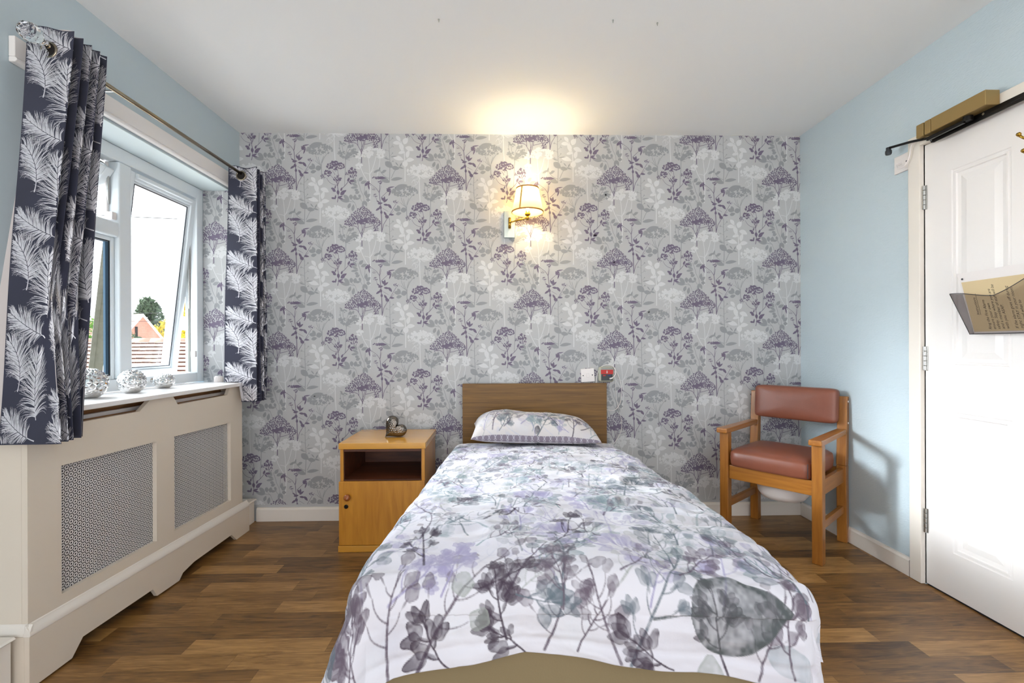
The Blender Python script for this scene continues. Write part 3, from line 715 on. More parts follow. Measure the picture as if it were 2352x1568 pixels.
# baseboards
def skirting(name, f, length, mt, h=0.083, t=0.016):
    m = MB(); pr = [(0, 0), (t, 0), (t, h - .012), (t - .006, h - .002), (0, h)]
    m.prism(pr, lambda p: f(p[0], 0, p[1]), lambda p: f(p[0], length, p[1])); return struct(m.build(name, mt))
skirting('baseboard_back', lambda t, l, z: (-1.515 + l, D - .001 - t, z + .001), XR - .016 + 1.515, M['cream_white'])
skirting('baseboard_right', lambda t, l, z: (XR - .001 - t, D - .018 - l, z + .001), D - .018 - 2.118, M['cream_white'])
# boxed pipe runs along the left wall, both sides of the radiator cover
def trunking(name, y0, y1, z, mt):
    m = MB(); m.box(XL + .001, -1.525, y0, y1, .001, z - .014)
    m.prism([(XL + .001, z - .014), (-1.520, z - .014), (-1.508, z - .006), (-1.514, z), (XL + .001, z)], lambda p: (p[0], y0, p[1]), lambda p: (p[0], y1, p[1]))
    return struct(m.build(name, mt, bevel=.0015))
trunking('trim_4', 2.742, D - .02, 0.145, M['cream_white'])
trunking('trim_5', YB, 1.478, 0.182, M['cream_white'])
# lintel board above the window
m = MB(); m.box(XL + .001, XL + .022, 1.565, WY1 - .001, 2.036, 2.104); m.prism([(XL + .001, 2.036), (XL + .022, 2.036), (XL + .030, 2.026), (XL + .022, 2.018), (XL + .001, 2.018)], lambda p: (p[0], 1.565, p[1]), lambda p: (p[0], WY1 - .001, p[1]))
struct(m.build('trim_6', M['white'], bevel=.003))

# ------------------------------------------------------------------ window
win = bpy.data.objects.new('window_1', None); C.objects.link(win); win.location = (XG - .035, 2.2, .873); struct(win)
def rect_frame(mb, y0, y1, z0, z1, wl_, wr_, wb_, wt_, xa, xb, mi=0, lip=0.012, lipd=.012):
    """mitred profile ring, room face stepped towards the glass"""
    mb.box(xa, xb, y0, y0 + wl_, z0, z1, mi); mb.box(xa, xb, y1 - wr_, y1, z0, z1, mi)
    mb.box(xa, xb, y0 + wl_, y1 - wr_, z0, z0 + wb_, mi); mb.box(xa, xb, y0 + wl_, y1 - wr_, z1 - wt_, z1, mi)
FZ0 = .875
m = MB(); xa, xb = XG - .07, XG
rect_frame(m, WY0 + .004, WY1 - .005, FZ0, WZ1 - .005, .06, .055, .055, .065, xa, xb)
m.build('outer_frame', M['upvc'], win, bevel=.004)
m = MB(); m.box(xa, xb + .001, 2.198, 2.272, FZ0 + .055, WZ1 - .07); m.build('mullion', M['upvc'], win, bevel=.008)
m = MB(); m.box(xa, xb + .001, WY0 + .064, 2.198, 1.585, 1.655); m.build('transom', M['upvc'], win, bevel=.008)
# fixed lower left light
m = MB(); rect_frame(m, WY0 + .064, 2.197, FZ0 + .055, 1.585, .018, .018, .018, .018, xa + .012, xb - .022); m.build('glazing_bead', M['upvc'], win, bevel=.003)
m = MB(); rect_frame(m, WY0 + .082, 2.179, FZ0 + .073, 1.567, .005, .005, .005, .005, xb - .033, xb - .028); m.build('glazing_gasket', M['seal'], win)
m = MB(); rect_frame(m, WY0 + .088, 2.173, FZ0 + .079, 1.561, .012, .016, .003, .003, xa + .03, xb - .03); m.build('glass_spacer', M['spacer'], win)
m = MB(); m.box(xa + .034, xa + .038, WY0 + .088, 2.173, FZ0 + .079, 1.561); m.build('pane', M['glass'], win)
# tilting sashes: built closed, then turned about their top edge
def sash(y0, y1, z0, z1, ang, name, w=.052):
    xi, xo = xb - .002, xa - .004
    def tr(p):
        x, y, z = p; dx, dz = x - xo, z - z1; c, s_ = math.cos(ang), math.sin(ang)
        return (xo + dx * c + dz * s_, y, z1 - dx * s_ + dz * c)
    def bake(mb): mb.v = [tr(p) for p in mb.v]; return mb
    m = MB(); rect_frame(m, y0, y1, z0, z1, w, w, w, w, xo, xi); fr = bake(m).build(name, M['upvc'], win, bevel=.005)
    m = MB(); rect_frame(m, y0 + w, y1 - w, z0 + w, z1 - w, .014, .014, .014, .014, xo + .012, xi - .012)
    bake(m).build('bead', M['upvc'], fr, bevel=.003)
    m = MB(); rect_frame(m, y0 + w + .012, y1 - w - .012, z0 + w + .012, z1 - w - .012, .004, .004, .004, .004, xi - .015, xi - .011)
    bake(m).build('gasket', M['seal'], fr)
    m = MB(); rect_frame(m, y0 - .003, y1 + .003, z0 - .004, z1 + .003, .02, .02, .02, .02, xo - .012, xo + .014)
    bake(m).build('outer_lip', M['upvc_dirty'], fr, bevel=.002)
    m = MB(); m.box(xo - .002, xi - .018, y0 - .0012, y0, z0, z1); m.box(xo - .002, xi - .018, y0 - .003, y0, z0 + .005, z1 - .005) if False else None
    bake(m).build('weathered_edge', M['upvc_dirty'], fr)
    m = MB(); m.box(xo + .03, xo + .034, y0 + w, y1 - w, z0 + w, z1 - w); bake(m).build('pane', M['glass'], fr)
    return fr, tr
SZ1 = WZ1 - .075
sa, tr1 = sash(2.262, 2.752, FZ0 + .045, SZ1, R(6.6), 'open_sash', .040)
sb, tr2 = sash(WY0 + .068, 2.194, 1.66, SZ1, R(34), 'open_fanlight', .045)
for fr, tr, yy, z0_, a in ((sa, tr1, 2.744, 1.30, .5), (sb, tr2, 2.188, 1.74, .18)):
    m = MB(); p1 = Vector((xb - .045, yy + .006, z0_)); p2 = Vector(tr((xb - .02, yy - .006, z0_ + a)))
    m.tube([p1, p2], .006, 6); m.tube([Vector((xb - .045, yy + .008, z0_ + a * .9)), (p1 + p2) / 2], .005, 6); m.build('friction_stay', M['steel'], win, smooth=False)
m = MB(); m.box(xb - .05, xb - .012, 2.752, 2.757, FZ0 + .06, SZ1); m.box(xb - .05, xb - .04, 2.745, 2.757, FZ0 + .06, SZ1 - .3); m.build('stay_channel', M['plastic_grey'], win)
m = MB(); m.box(xb - .03, xb - .004, 2.735, 2.756, 1.02, 1.055); m.build('lock_keep', M['plastic'], win, bevel=.002)
m = MB(); m.box(xb - .045, xb - .01, 2.172, 2.197, 1.665, 1.70); m.box(xb - .055, xb - .045, 2.185, 2.197, 1.66, SZ1); m.build('lock_keep', M['plastic'], win, bevel=.002)
m = MB()                                         # trickle vent in the sash head
m.box(xb - .004, xb + .012, 2.30, 2.70, SZ1 - .036, SZ1 - .016); m.build('trickle_vent', M['upvc'], win, bevel=.003)
m = MB(); m.lathe([(0, -.006), (.011, -.006), (.011, .0), (.006, .003), (.004, .003), (0, .001)], (xb + .0025, 2.395, FZ0 + .035), 'x', 18); m.build('latch_button', M['steel'], win, smooth=False)

# ------------------------------------------------------------------ outdoors
yr, zr = 12.0, 1.235
roof = thing('outbuilding_roof', 'low pale tiled roof of the outbuilding seen just outside the open window', 'roof', (-10, 8, -2))
m = MB(); sl = R(31); e_ = .175; cs, sn = math.cos(sl), math.sin(sl)
for r_ in range(24):
    k0 = r_ * e_; z0_, z1_ = zr - (k0 + e_ * 1.05) * sn, zr - k0 * sn; y0_, y1_ = yr - (k0 + e_ * 1.05) * cs, yr - k0 * cs
    rr = random.Random(r_)
    n = 62
    for c_ in range(n):
        x0_ = -16.5 + c_ * .17 + (r_ % 2) * .085; dz = rr.uniform(0, .010)
        m.hexa([(x0_, y0_, z0_ + .012 + dz), (x0_ + .164, y0_, z0_ + .012 + dz), (x0_ + .164, y1_, z1_ + .004), (x0_, y1_, z1_ + .004)], [(x0_, y0_, z0_ + .042 + dz), (x0_ + .164, y0_, z0_ + .042 + dz), (x0_ + .164, y1_, z1_ + .016), (x0_, y1_, z1_ + .016)])
        m.m[-4] = 1  # front edge coloured dark brown: the overlap shadow line put into the tile
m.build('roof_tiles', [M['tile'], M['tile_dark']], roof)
m = MB(); k9 = 24 * e_
m.hexa([(-16.5, yr - k9 * cs, zr - k9 * sn - .2), (-5.9, yr - k9 * cs, zr - k9 * sn - .2), (-5.9, yr, zr - .3), (-16.5, yr, zr - .3)], [(-16.5, yr - k9 * cs, zr - k9 * sn), (-5.9, yr - k9 * cs, zr - k9 * sn), (-5.9, yr, zr), (-16.5, yr, zr)])
m.build('roof_deck', M['tile_dark'], roof)
m = MB()
for c_ in range(24): m.tube([(-16.5 + c_ * .45, yr, zr - .03), (-16.5 + c_ * .45 + .44, yr, zr - .03)], .10, 12)
m.build('ridge_tiles', M['tile'], roof, smooth=True)
m = MB(); m.box(-16.4, -6.0, yr - k9 * cs + .3, yr, -4, zr - k9 * sn - .1); m.build('outbuilding_wall', M['brick'], roof)
# brick house
hs = thing('brick_house', 'distant red brick house with a white edged gable beyond the tiled roof', 'house', (-45.5, 60.0, -3))
y0h = 60.0
def hp(px, py, Y=y0h): return (((px - 1176) / 1070 * math.cos(0.022) + math.sin(0.022)) / (math.cos(0.022) - (px - 1176) / 1070 * math.sin(0.022)) * Y, Y, CAMH + (793.4 - 5 - py) / 1070 * Y)
gx, gz = -45.5, 5.0
m = MB(); m.prism([(gx - 3.3, -3), (gx + 3.3, -3), (gx + 3.3, gz - 4.05), (gx, gz), (gx - 3.3, gz - 4.05)], lambda p: (p[0], y0h, p[1]), lambda p: (p[0], y0h + 9, p[1])); m.build('gable_wall', M['brick'], hs)
m = MB()
for s_ in (1, -1): m.hexa([(gx, y0h - .25, gz), (gx + s_ * 3.0, y0h - .25, gz - 3.7), (gx + s_ * 3.0, y0h + .1, gz - 3.7), (gx, y0h + .1, gz)], [(gx, y0h - .25, gz + .28), (gx + s_ * 3.0, y0h - .25, gz - 3.42), (gx + s_ * 3.0, y0h + .1, gz - 3.42), (gx, y0h + .1, gz + .28)])
m.build('bargeboard', M['white'], hs)
m = MB()
for s_ in (1, -1): m.hexa([(gx, y0h + .1, gz), (gx + s_ * 3.0, y0h + .1, gz - 3.7), (gx + s_ * 3.0, y0h + 9, gz - 3.7), (gx, y0h + 9, gz)], [(gx, y0h + .1, gz + .3), (gx + s_ * 3.0, y0h + .1, gz - 3.4), (gx + s_ * 3.0, y0h + 9, gz - 3.4), (gx, y0h + 9, gz + .3)])
m.build('roof', M['tile'], hs)
m = MB(); m.box(gx - .85, gx - .55, y0h - .05, y0h + .02, gz - 2.9, gz - 1.35); m.build('slit_window', M['dark'], hs)
hs.rotation_euler = (0, 0, R(70))
# trees and bushes
def tree(name, label, cat, x, y, z0, z1, rad, leafm, seed, n=2600, cone=False, leafs=.3):
    t = thing(name, label, cat, (x, y, z0 - 1))
    m = MB(); m.tube([(x, y, z0 - 1), (x, y, z0 + (z1 - z0) * .7)], [rad * .09, rad * .03], 8); m.build('trunk', M['bark'], t, smooth=True)
    rs = np.random.RandomState(seed); hh = z1 - z0
    V = []; 
    nc = 26; cl = []
    for k in range(nc):
        q = rs.rand(); rr = rad * ((1 - q) ** .6 if cone else math.sin(PI * (.18 + .75 * q)) ** .7) * .75; a = rs.rand() * 6.28
        cl.append((x + rr * math.cos(a) * rs.rand() ** .4, y + rr * math.sin(a) * rs.rand() ** .4, z0 + hh * (.1 + .82 * q), rad * rs.uniform(.22, .42) * (1.15 - .6 * q if cone else 1)))
    for k in range(n):
        cx_, cy_, cz_, cr = cl[rs.randint(nc)]; d = rs.randn(3); d /= np.linalg.norm(d); p = np.array([cx_, cy_, cz_]) + d * cr * (rs.rand() ** .35)
        a1 = rs.randn(3); a1 /= np.linalg.norm(a1); a2 = np.cross(a1, rs.randn(3)); a2 /= np.linalg.norm(a2); s_ = leafs * rs.uniform(.5, 1.2)
        V += [p - a1 * s_, p + a2 * s_ * .55, p + a1 * s_, p - a2 * s_ * .55]
    big_mesh('foliage', np.array(V), np.arange(len(V)).reshape(-1, 4), [leafm], None, t, smooth=False)
    return t
def at(px, Y): return hp(px, 800, Y)[0]
tree('conifer_tree', 'tall dark green tree behind the brick gable', 'tree', at(345, 75), 75, -4, 9.4, 5.2, M['leaf_dark'], 3, 7000, True, .42)
tree('autumn_tree', 'pale yellowing tree standing between the brick gable and the dark tree', 'tree', at(372, 72), 72, -2, 6.0, 1.7, M['leaf_yellow'], 9, 1400, False, .2)
tree('yellow_tree', 'bright yellow green tree seen through the gap beside the open sash', 'tree', at(443, 30), 30, -3, 5.7, 1.3, M['leaf_yellow'], 4, 3600, False, .17)
tree('green_bush', 'leafy green bush behind the tiled roof, left of the window mullion', 'bush', at(200, 26), 26, -2, 2.75, 1.9, M['leaf_green'], 5, 3400, False, .13)
tree('round_bush', 'small round grey green bush in front of the brick gable', 'bush', at(306, 40), 40, -2, 2.3, 1.3, M['leaf_dark'], 6, 1600, False, .13)
h2 = thing('tiled_house', 'distant house with a red brown tiled roof above the green bush', 'house', (at(200, 50), 52, -3))
hx = at(196, 50)
m = MB(); m.box(hx - 7, hx + 2, 50.5, 56, -3, 1.6); m.build('wall', M['brick'], h2)
m = MB()
for k in range(10): m.box(hx - 7.3, hx + 2.2, 50.2 + k * .25, 50.7 + k * .25, 1.5 + k * .24, 1.76 + k * .24)
m.build('roof', M['tile'], h2)
# overhead wires (horizontal in view)
for k, (zz, dz) in enumerate(((5.3, -.45), (3.65, -.05), (3.32, -.05), (3.05, -.02), (2.92, .0), (2.28, .16), (2.02, .22))):
    m = MB(); n = 14; pts = []
    for i in range(n + 1):
        t = i / n; x = -20 + t * 20; pts.append((x, 15.0 + k * .12, zz + dz * (t - .4) * 1.6 + .35 * (2 * t - 1) ** 2 - .1))
    m.tube(pts, .011 if k == 0 else .007, 5); o = m.build('overhead_wire', M['black'], None, smooth=True)
    tag(o, ('highest and thickest', 'second highest', 'third highest', 'fourth highest', 'third lowest', 'second lowest', 'lowest')[k] + ' of the dark telephone wires crossing the sky outside', 'wire', 'telephone wires across the sky')

# ------------------------------------------------------------------ right wall: frame, door
m = MB(); xa2, xb2 = XR - .020, XR + .10
m.box(xa2, xb2, DY1 + .006, 2.112, 0.001, DZ + .055); m.box(xa2, xb2, DY0 - .072, DY0 - .006, 0.001, DZ + .055); m.box(xa2, xb2, DY0 - .006, DY1 + .006, DZ + .004, DZ + .055)
m.box(XR + .048, XR + .062, DY1 - .012, DY1 + .006, .001, DZ + .004)
struct(m.build('trim_7', M['cream_white'], bevel=.003))
dr = bpy.data.objects.new('door_1', None); C.objects.link(dr); dr.location = (XR + .02, DY1, 0); struct(dr)
def door_leaf():
    y0, y1, z0, z1 = DY0, DY1 + .0025, .008, DZ; xf = XR + .002
    ps = [(1.694, 1.926), (1.388, 1.620)]; zs = [(.194, .790), (.980, 1.812)]
    holes = [(a, b, c, d) for a, b in ps for c, d in zs]
    m = MB(); outer = [(y0, z0), (y1, z0), (y1, z1), (y0, z1)]
    m.prism(outer, lambda p: (xf, p[0], p[1]), lambda p: (xf + .042, p[0], p[1]), holes=[[(a, c), (b, c), (b, d), (a, d)] for a, b, c, d in holes])
    for a, b, c, d in holes:
        rings = [(0, 0), (.004, .0035), (.010, .0035), (.012, .001), (.018, .001), (.022, .006), (.036, .007), (.062, .002), (.064, .002)]
        vs = []
        for ins, dep in rings: vs += [(xf + dep, a + ins, c + ins), (xf + dep, b - ins, c + ins), (xf + dep, b - ins, d - ins), (xf + dep, a + ins, d - ins)]
        fs = [(4 * i + j, 4 * i + (j + 1) % 4, 4 * i + 4 + (j + 1) % 4, 4 * i + 4 + j) for i in range(len(rings) - 1) for j in range(4)]
        k = 4 * (len(rings) - 1); fs.append((k, k + 1, k + 2, k + 3)); m.add(vs, fs)
    return m.build('door_leaf', M['white'], dr)
door_leaf()
for zc in (1.732, 1.013, .288):
    m = MB(); h_ = .054
    for k in range(5):
        z0_ = zc - h_ + k * h_ * .4 + .001; m.lathe([(0, 0), (.0075, 0), (.0075, h_ * .4 - .002), (0, h_ * .4 - .002)], (XR - .004, DY1 + .001, z0_), 'z', 14)
    m.box(XR - .002, XR + .001, DY1 - .010, DY1 - .002, zc - h_, zc + h_)
    m.build('hinge', M['steel'], dr, smooth=False, bevel=.0008)
m = MB(); m.box(XR + .004, XR + .03, DY0, DY1 - .003, .001, .0075); m.build('threshold_strip', M['seal'], dr)
for yy, zz in ((1.60, 1.806), (1.585, 1.742)):
    t = MB(); t.tube([(XR + .002, yy - .02, zz - .03), (XR - .02, yy - .008, zz - .02), (XR - .045, yy + .012, zz), (XR - .055, yy + .018, zz + .012)], [.005, .0045, .004, .0045], 10)
    t.lathe([(0, -.008), (.005, -.006), (.008, 0), (.005, .006), (0, .008)], (XR - .056, yy + .018, zz + .016), 'x', 12)
    if zz > 1.8: hk = t.build('coat_hook', M['brass'], None, smooth=True); tag(hk, 'upper brass prong of the coat hook on the white door', 'hook')
    else: hk = t.build('coat_hook', M['brass'], None, smooth=True); tag(hk, 'lower brass prong of the coat hook on the white door', 'hook')
# door closer
cl = thing('door_closer', 'bronze painted door closer box with black arm above the white door', 'door closer', (1.85, 1.85, 2.0))
def cbox(y0, y1, nm='housing'):
    m = MB(); m.box(1.822, 1.879, y0, y1, 1.976, 2.034); return m.build(nm, M['brass_dull'], cl, bevel=.003)
cbox(1.712, 1.936); cbox(1.938, 1.966); cbox(1.971, 2.006, 'end_cap')
m = MB(); m.box(1.868, 1.879, 1.50, 1.985, 1.951, 1.976); m.box(1.860, 1.866, 1.45, 1.965, 1.944, 1.957); m.build('slide_plate', M['black'], cl, bevel=.001)
for yy in (1.76, 1.83, 1.90, 1.955):
    m = MB(); m.lathe([(0, 0), (.005, 0), (.005, -.003), (0, -.003)], (1.8665, yy, 1.965), 'x', 10); m.build('screw', M['steel'], cl)
m = MB(); m.lathe([(0, .95 * .0), (.016, 0), (.016, .02), (0, .02)], (1.845, 1.80, 1.955), 'z', 16)
m.hexa([(1.838, 1.80, 1.958), (1.852, 1.80, 1.958), (1.852, 1.985, 1.962), (1.838, 1.985, 1.962)], [(1.838, 1.80, 1.967), (1.852, 1.80, 1.967), (1.852, 1.985, 1.970), (1.838, 1.985, 1.970)])
m.hexa([(1.825, 1.80, 1.948), (1.836, 1.80, 1.948), (1.836, 1.96, 1.948), (1.825, 1.96, 1.948)], [(1.825, 1.80, 1.957), (1.836, 1.80, 1.957), (1.836, 1.96, 1.957), (1.825, 1.96, 1.957)])
m.tube([(1.845, 1.975, 1.966), (1.842, 2.05, 1.985), (1.838, 2.165, 2.006)], .006, 8)
m.build('arm', M['black'], cl, bevel=.0015)
m = MB(); m.lathe([(0, 0), (.011, 0), (.013, .006), (.013, .018), (.010, .022), (.010, .034), (0, .034)], (1.838, 2.170, 1.975), 'z', 18); m.build('arm_knob', M['plastic_dark'], cl, smooth=False, bevel=.001)
m = MB(); m.box(1.862, 1.878, 1.972, 1.982, 1.955, 1.977); m.build('clip', M['steel'], cl)
# flex outlet with cable
oc = thing('flex_outlet', 'white square cable outlet plate beside the top of the door frame', 'outlet', (XR, 2.155, 1.925))
m = MB(); m.box(XR - .011, XR - .001, 2.113, 2.197, 1.888, 1.970); m.build('plate', M['plastic'], oc, bevel=.002)
for yy in (2.128, 2.182):
    m = MB(); m.lathe([(0, 0), (.0035, 0), (.0035, -.0012), (0, -.0012)], (XR - .0112, yy, 1.929), 'x', 10); m.build('screw', M['seal'], oc)
m = MB(); P0 = [(XR - .011, 2.155, 1.929), (XR - .03, 2.165, 1.922), (XR - .038, 2.150, 1.900), (XR - .036, 2.12, 1.895), (XR - .034, 2.095, 1.915), (XR - .032, 2.085, 1.945), (XR - .034, 2.08, 1.975), (XR - .036, 2.06, 1.992), (XR - .03, 2.01, 1.99)]
def smooth3(P, k=3):
    P = [Vector(p) for p in P]
    for _ in range(k):
        Q = [P[0]]
        for a, b in zip(P[:-1], P[1:]): Q += [a.lerp(b, .25), a.lerp(b, .75)]
        Q.append(P[-1]); P = Q
    return P
m.tube(smooth3(P0), .0032, 8); m.build('cable', M['plastic'], oc, smooth=True)

# document pocket on the door
dp = thing('document_pocket', 'smoked plastic wall file pocket fixed to the white door', 'document holder', (1.86, 1.72, 1.12))
# local frame: s along the door (towards the camera), t up, n into the room; pocket leans forward at the top
def dpt(s_, t_, n_): return (XR - .004 - n_, 1.862 - s_, 1.118 + t_)
Wp = .42
m = MB(); m.hexa([dpt(.045, 0, .012), dpt(Wp, 0, .012), dpt(Wp, .245, .036), dpt(0, .245, .036)], [dpt(.045, 0, .008), dpt(Wp, 0, .008), dpt(Wp, .245, .032), dpt(0, .245, .032)]); m.build('back_plate', M['plastic'], dp)
m = MB(); n = 40; fr_, bk_ = [], []
def wave(s_): u = (s_) / Wp; return .150 + .012 * math.cos(u * 2 * PI * 1.15) + (.03 * max(0, (u - .40)) / .6 * 3 if u > .40 else 0)
vs, fs = [], []
for i in range(n + 1):
    s0 = i / n * Wp; sb_ = .045 + (Wp - .045) * i / n
    vs += [dpt(sb_, .0, .030), dpt(s0, min(wave(s0), .235), .066), dpt(sb_, .0, .028), dpt(s0, min(wave(s0), .235), .064)]
for i in range(n):
    a = 4 * i; fs += [(a, a + 4, a + 5, a + 1)]
m.add(vs, fs); m.hexa([dpt(.045, -.003, .008), dpt(Wp, -.003, .008), dpt(Wp, -.003, .031), dpt(.045, -.003, .031)], [dpt(.045, 0, .008), dpt(Wp, 0, .008), dpt(Wp, 0, .031), dpt(.045, 0, .031)])
m.hexa([dpt(.044, 0, .010), dpt(.044, 0, .030), dpt(0, wave(0), .066), dpt(.0, wave(0), .012)], [dpt(.046, 0, .010), dpt(.046, 0, .030), dpt(.002, wave(0), .066), dpt(.002, wave(0), .012)])
m.build('smoked_front', M['smoke'], dp)
m = MB(); m.tube([dpt(i / n * Wp, min(wave(i / n * Wp), .235) + .001, .066) for i in range(n + 1)], .0014, 6); m.build('rim', M['plastic_dark'], dp, smooth=True)
m = MB(); m.tube([dpt(.045, 0, .030), dpt(0, wave(0), .066)], .0013, 6); m.tube([dpt(.045, -.002, .030), dpt(Wp, -.002, .030)], .0016, 6); m.build('edge', M['plastic_dark'], dp, smooth=True)
m = MB(); m.lathe([(0, 0), (.004, 0), (.003, -.002), (0, -.002)], (XR - .040, 1.84, 1.338), 'x', 12); m.build('screw', M['plastic_dark'], dp)
ppl = thing('fire_notice', 'tan printed fire alarm notice standing in the smoked door pocket', 'paper', (1.85, 1.70, 1.12))
def pp(s_, t_, o=0): return dpt(.048 + s_ + (.22 - t_) * 0 + (-.040 * t_ / .245), t_ + .002, .0165 + t_ * .098 + o)
m = MB(); m.hexa([pp(.005, .005, 0), pp(.36, .005, 0), pp(.36, .205, 0), pp(.005, .205, 0)], [pp(.005, .005, .0006), pp(.36, .005, .0006), pp(.36, .205, .0006), pp(.005, .205, .0006)]); m.build('sheet', M['paper_tan'], ppl)
txt = ["Instructions", "", "Ring the Fire Alarm", "ensure your own", "safety. Stay where you are", "and a member of staff will be", "with you ASAP.", "", "If the alarm goes off during", "night STAY in your room.", "informed what to"]
m = MB()
for k, line in enumerate(txt):
    if not line: continue
    vs, fs = text_mesh(line, .0148, .25)
    s0 = .035 + k * .0155; t0 = .012 if k else .07
    vs2 = [pp(s0 + v[1] * -1 + .008, t0 + v[0] * .98, .0009) for v in vs]
    m.add(vs2, fs)
    if k == 0: m.add([pp(s0 + .012, t0 - .0, .0009), pp(s0 + .0132, t0, .0009), pp(s0 + .0132, t0 + .085, .0009), pp(s0 + .012, t0 + .085, .0009)], [(0, 1, 2, 3)])
m.build('print', M['ink'], ppl, fixn=False)

# ------------------------------------------------------------------ radiator cover
rc = thing('radiator_cover', 'cream painted radiator cover with two perforated grilles under the window', 'radiator cover', (-1.55, 2.1, 0))
CX, CY0, CY1 = -1.50, 1.505, 2.722
m = MB()
front = [(CY0, .14), (CY1, .14), (CY1, .8545), (2.604, .8545), (2.578, .815), (2.19, .812), (2.158, .8545), (2.022, .8545), (1.962, .812), (1.672, .812), (1.640, .8545), (CY0, .8545)]
m.prism(front, lambda p: (CX, p[0], p[1]), lambda p: (CX - .018, p[0], p[1]), holes=[[(1.618, .240), (2.056, .236), (2.056, .668), (1.618, .676)], [(2.165, .236), (2.608, .230), (2.608, .660), (2.165, .668)]])
m.build('front_panel', M['cream'], rc)
for a, b in ((CY0, CY0 + .018), (CY1 - .018, CY1)):
    m = MB(); m.box(XL + .001, CX - .0185, a, b, .001, .8545); m.build('side_panel', M['cream'], rc)
PY1 = 2.765
m = MB(); pl = [(CY0 - .012, .006), (1.638, .008), (1.680, .056), (2.010, .050), (2.035, .010), (2.172, .006), (2.196, .030), (2.274, .045), (2.585, .048), (2.634, .002), (PY1, .002), (PY1, .148), (CY0 - .012, .170)]
m.prism(pl, lambda p: (CX + .016, p[0], p[1]), lambda p: (CX + .0005, p[0], p[1])); m.box(XL + .001, CX, CY0 - .012, CY0 - .0005, .006, .170); m.build('plinth', M['cream'], rc)
def mould(mb, a, b, za, zb, fx):
    pr = [(.0, 0), (.017, 0), (.017, .010), (.012, .020), (.006, .026), (.004, .034), (0, .036)]
    mb.prism(pr, lambda p: fx(p[0], a, za + p[1]), lambda p: fx(p[0], b, zb + p[1]))
m = MB(); mould(m, CY0 - .012, PY1, .170, .146, lambda o, y, z: (CX + .0005 + o, y, z)); m.prism([(0, 0), (.012, 0), (.012, .010), (.006, .026), (0, .036)], lambda p: (XL + .001, CY0 - p[0], .170 + p[1]), lambda p: (CX + .016, CY0 - p[0], .170 + p[1]))
m.box(CX - .004, CX + .0172, CY0 - .0125, CY0 + .002, .1695, .1815); m.build('moulding', M['cream_white'], rc, bevel=.0015)
m = MB(); m.box(XL + .002, CX - .0185, CY0 + .02, CY1 - .02, .805, .811); m.box(CX - .05, CX - .0185, CY0 + .02, CY1 - .02, .775, .805); m.build('inner_rail', M['mdf'], rc)
m = MB(); m.box(XL + .0015, XL + .008, CY0 + .019, CY1 - .019, .72, .8045); m.box(XL + .0015, XL + .008, CY0 + .019, CY1 - .019, .8115, .8535); m.build('back_board', M['mdf'], rc)
m = MB(); m.box(-1.575, -1.555, CY0 + .03, CY1 - .03, .8115, .826); m.build('inner_lip', M['white'], rc)
for a, b in ((1.605, 2.07), (2.155, 2.62)):
    m = MB(); m.box(CX - .0196, CX - .0188, a, b, .225, .685); m.build('grille', grille_mat() if a < 2 else bpy.data.materials['perforated_white_sheet'], rc)
rad = thing('radiator', 'white panel radiator hidden behind the perforated grilles, coloured dark for the shade there', 'radiator', (-1.57, 2.1, .12))
m = MB()
m.box(-1.598, -1.545, 1.60, 2.62, .14, .70); m.build('panel', M['plastic_dark'], rad, bevel=.004)  # white panel coloured charcoal, the dark inside the cover put into its colour
m = MB(); m.tube([(-1.572, 2.65, .004), (-1.572, 2.65, .19), (-1.572, 2.615, .19)], .008, 8); m.build('pipe', M['steel'], rad, smooth=True)
m = MB(); m.box(XG + .001, -1.470, 1.50, 2.721, .8555, .8745); ws = m.build('window_sill', M['white'], None, bevel=.003); 
ws.name = 'trim_8'; struct(ws)

# three faceted silver ornaments
def facet_ball(label, x, y, rx, rz, n=18):
    rows = 11; o = MB(); P = []
    cz = .8749 + rz * .93
    for i in range(rows + 1):
        th = PI * (.06 + .86 * i / rows); off = .5 if i % 2 else 0
        P.append([(rx * math.sin(th) * math.cos(2 * PI * (k + off) / n), rx * math.sin(th) * math.sin(2 * PI * (k + off) / n), -rz * math.cos(th)) for k in range(n)])
    for i in range(rows - 1 + 1):
        for k in range(n):
            a, b = P[i][k], P[i][(k + 1) % n]
            kk = k if i % 2 == 0 else (k + 1) % n
            c = P[i + 1][kk]
            def raised(t3):
                v = Vector([sum(q[j] for q in t3) / 3 for j in range(3)]); v = v * 1.04; return tuple(v)
            for tri in ((a, b, c),):
                r_ = raised(tri); q = len(o.v); o.v += [tri[0], tri[1], tri[2], r_]; o.f += [(q, q + 1, q + 3), (q + 1, q + 2, q + 3), (q + 2, q, q + 3)]; o.m += [0] * 3
            c2 = P[i + 1][(kk - 1) % n]; tri = (a, c2, c); r_ = raised(tri); q = len(o.v); o.v += [tri[0], tri[1], tri[2], r_]; o.f += [(q, q + 1, q + 3), (q + 1, q + 2, q + 3), (q + 2, q, q + 3)]; o.m += [0] * 3
    o.v.append((0, 0, -rz * .97)); b0 = len(o.v) - 1
    q = len(o.v); o.v += P[0]; o.f.append(tuple(q + k for k in range(n))); o.m.append(0); q = len(o.v); o.v += P[-1]; o.f.append(tuple(q + k for k in range(n))); o.m.append(0)
    o.v = [(v[0] + x, v[1] + y, v[2] + cz) for v in o.v]
    ob = o.build('faceted_ornament', M['chrome'], None, fixn=True)
    tag(ob, label, 'ornament', 'faceted silver ornaments on the window sill')
facet_ball('largest of the three faceted silver balls, next to the near curtain', -1.656, 1.908, .060, .062)
facet_ball('middle sized faceted silver ball between the other two on the sill', -1.650, 2.115, .053, .053)
facet_ball('smallest of the three faceted silver balls, furthest along the window sill', -1.680, 2.355, .046, .038)
vc = MB(); n = 22; pr = []
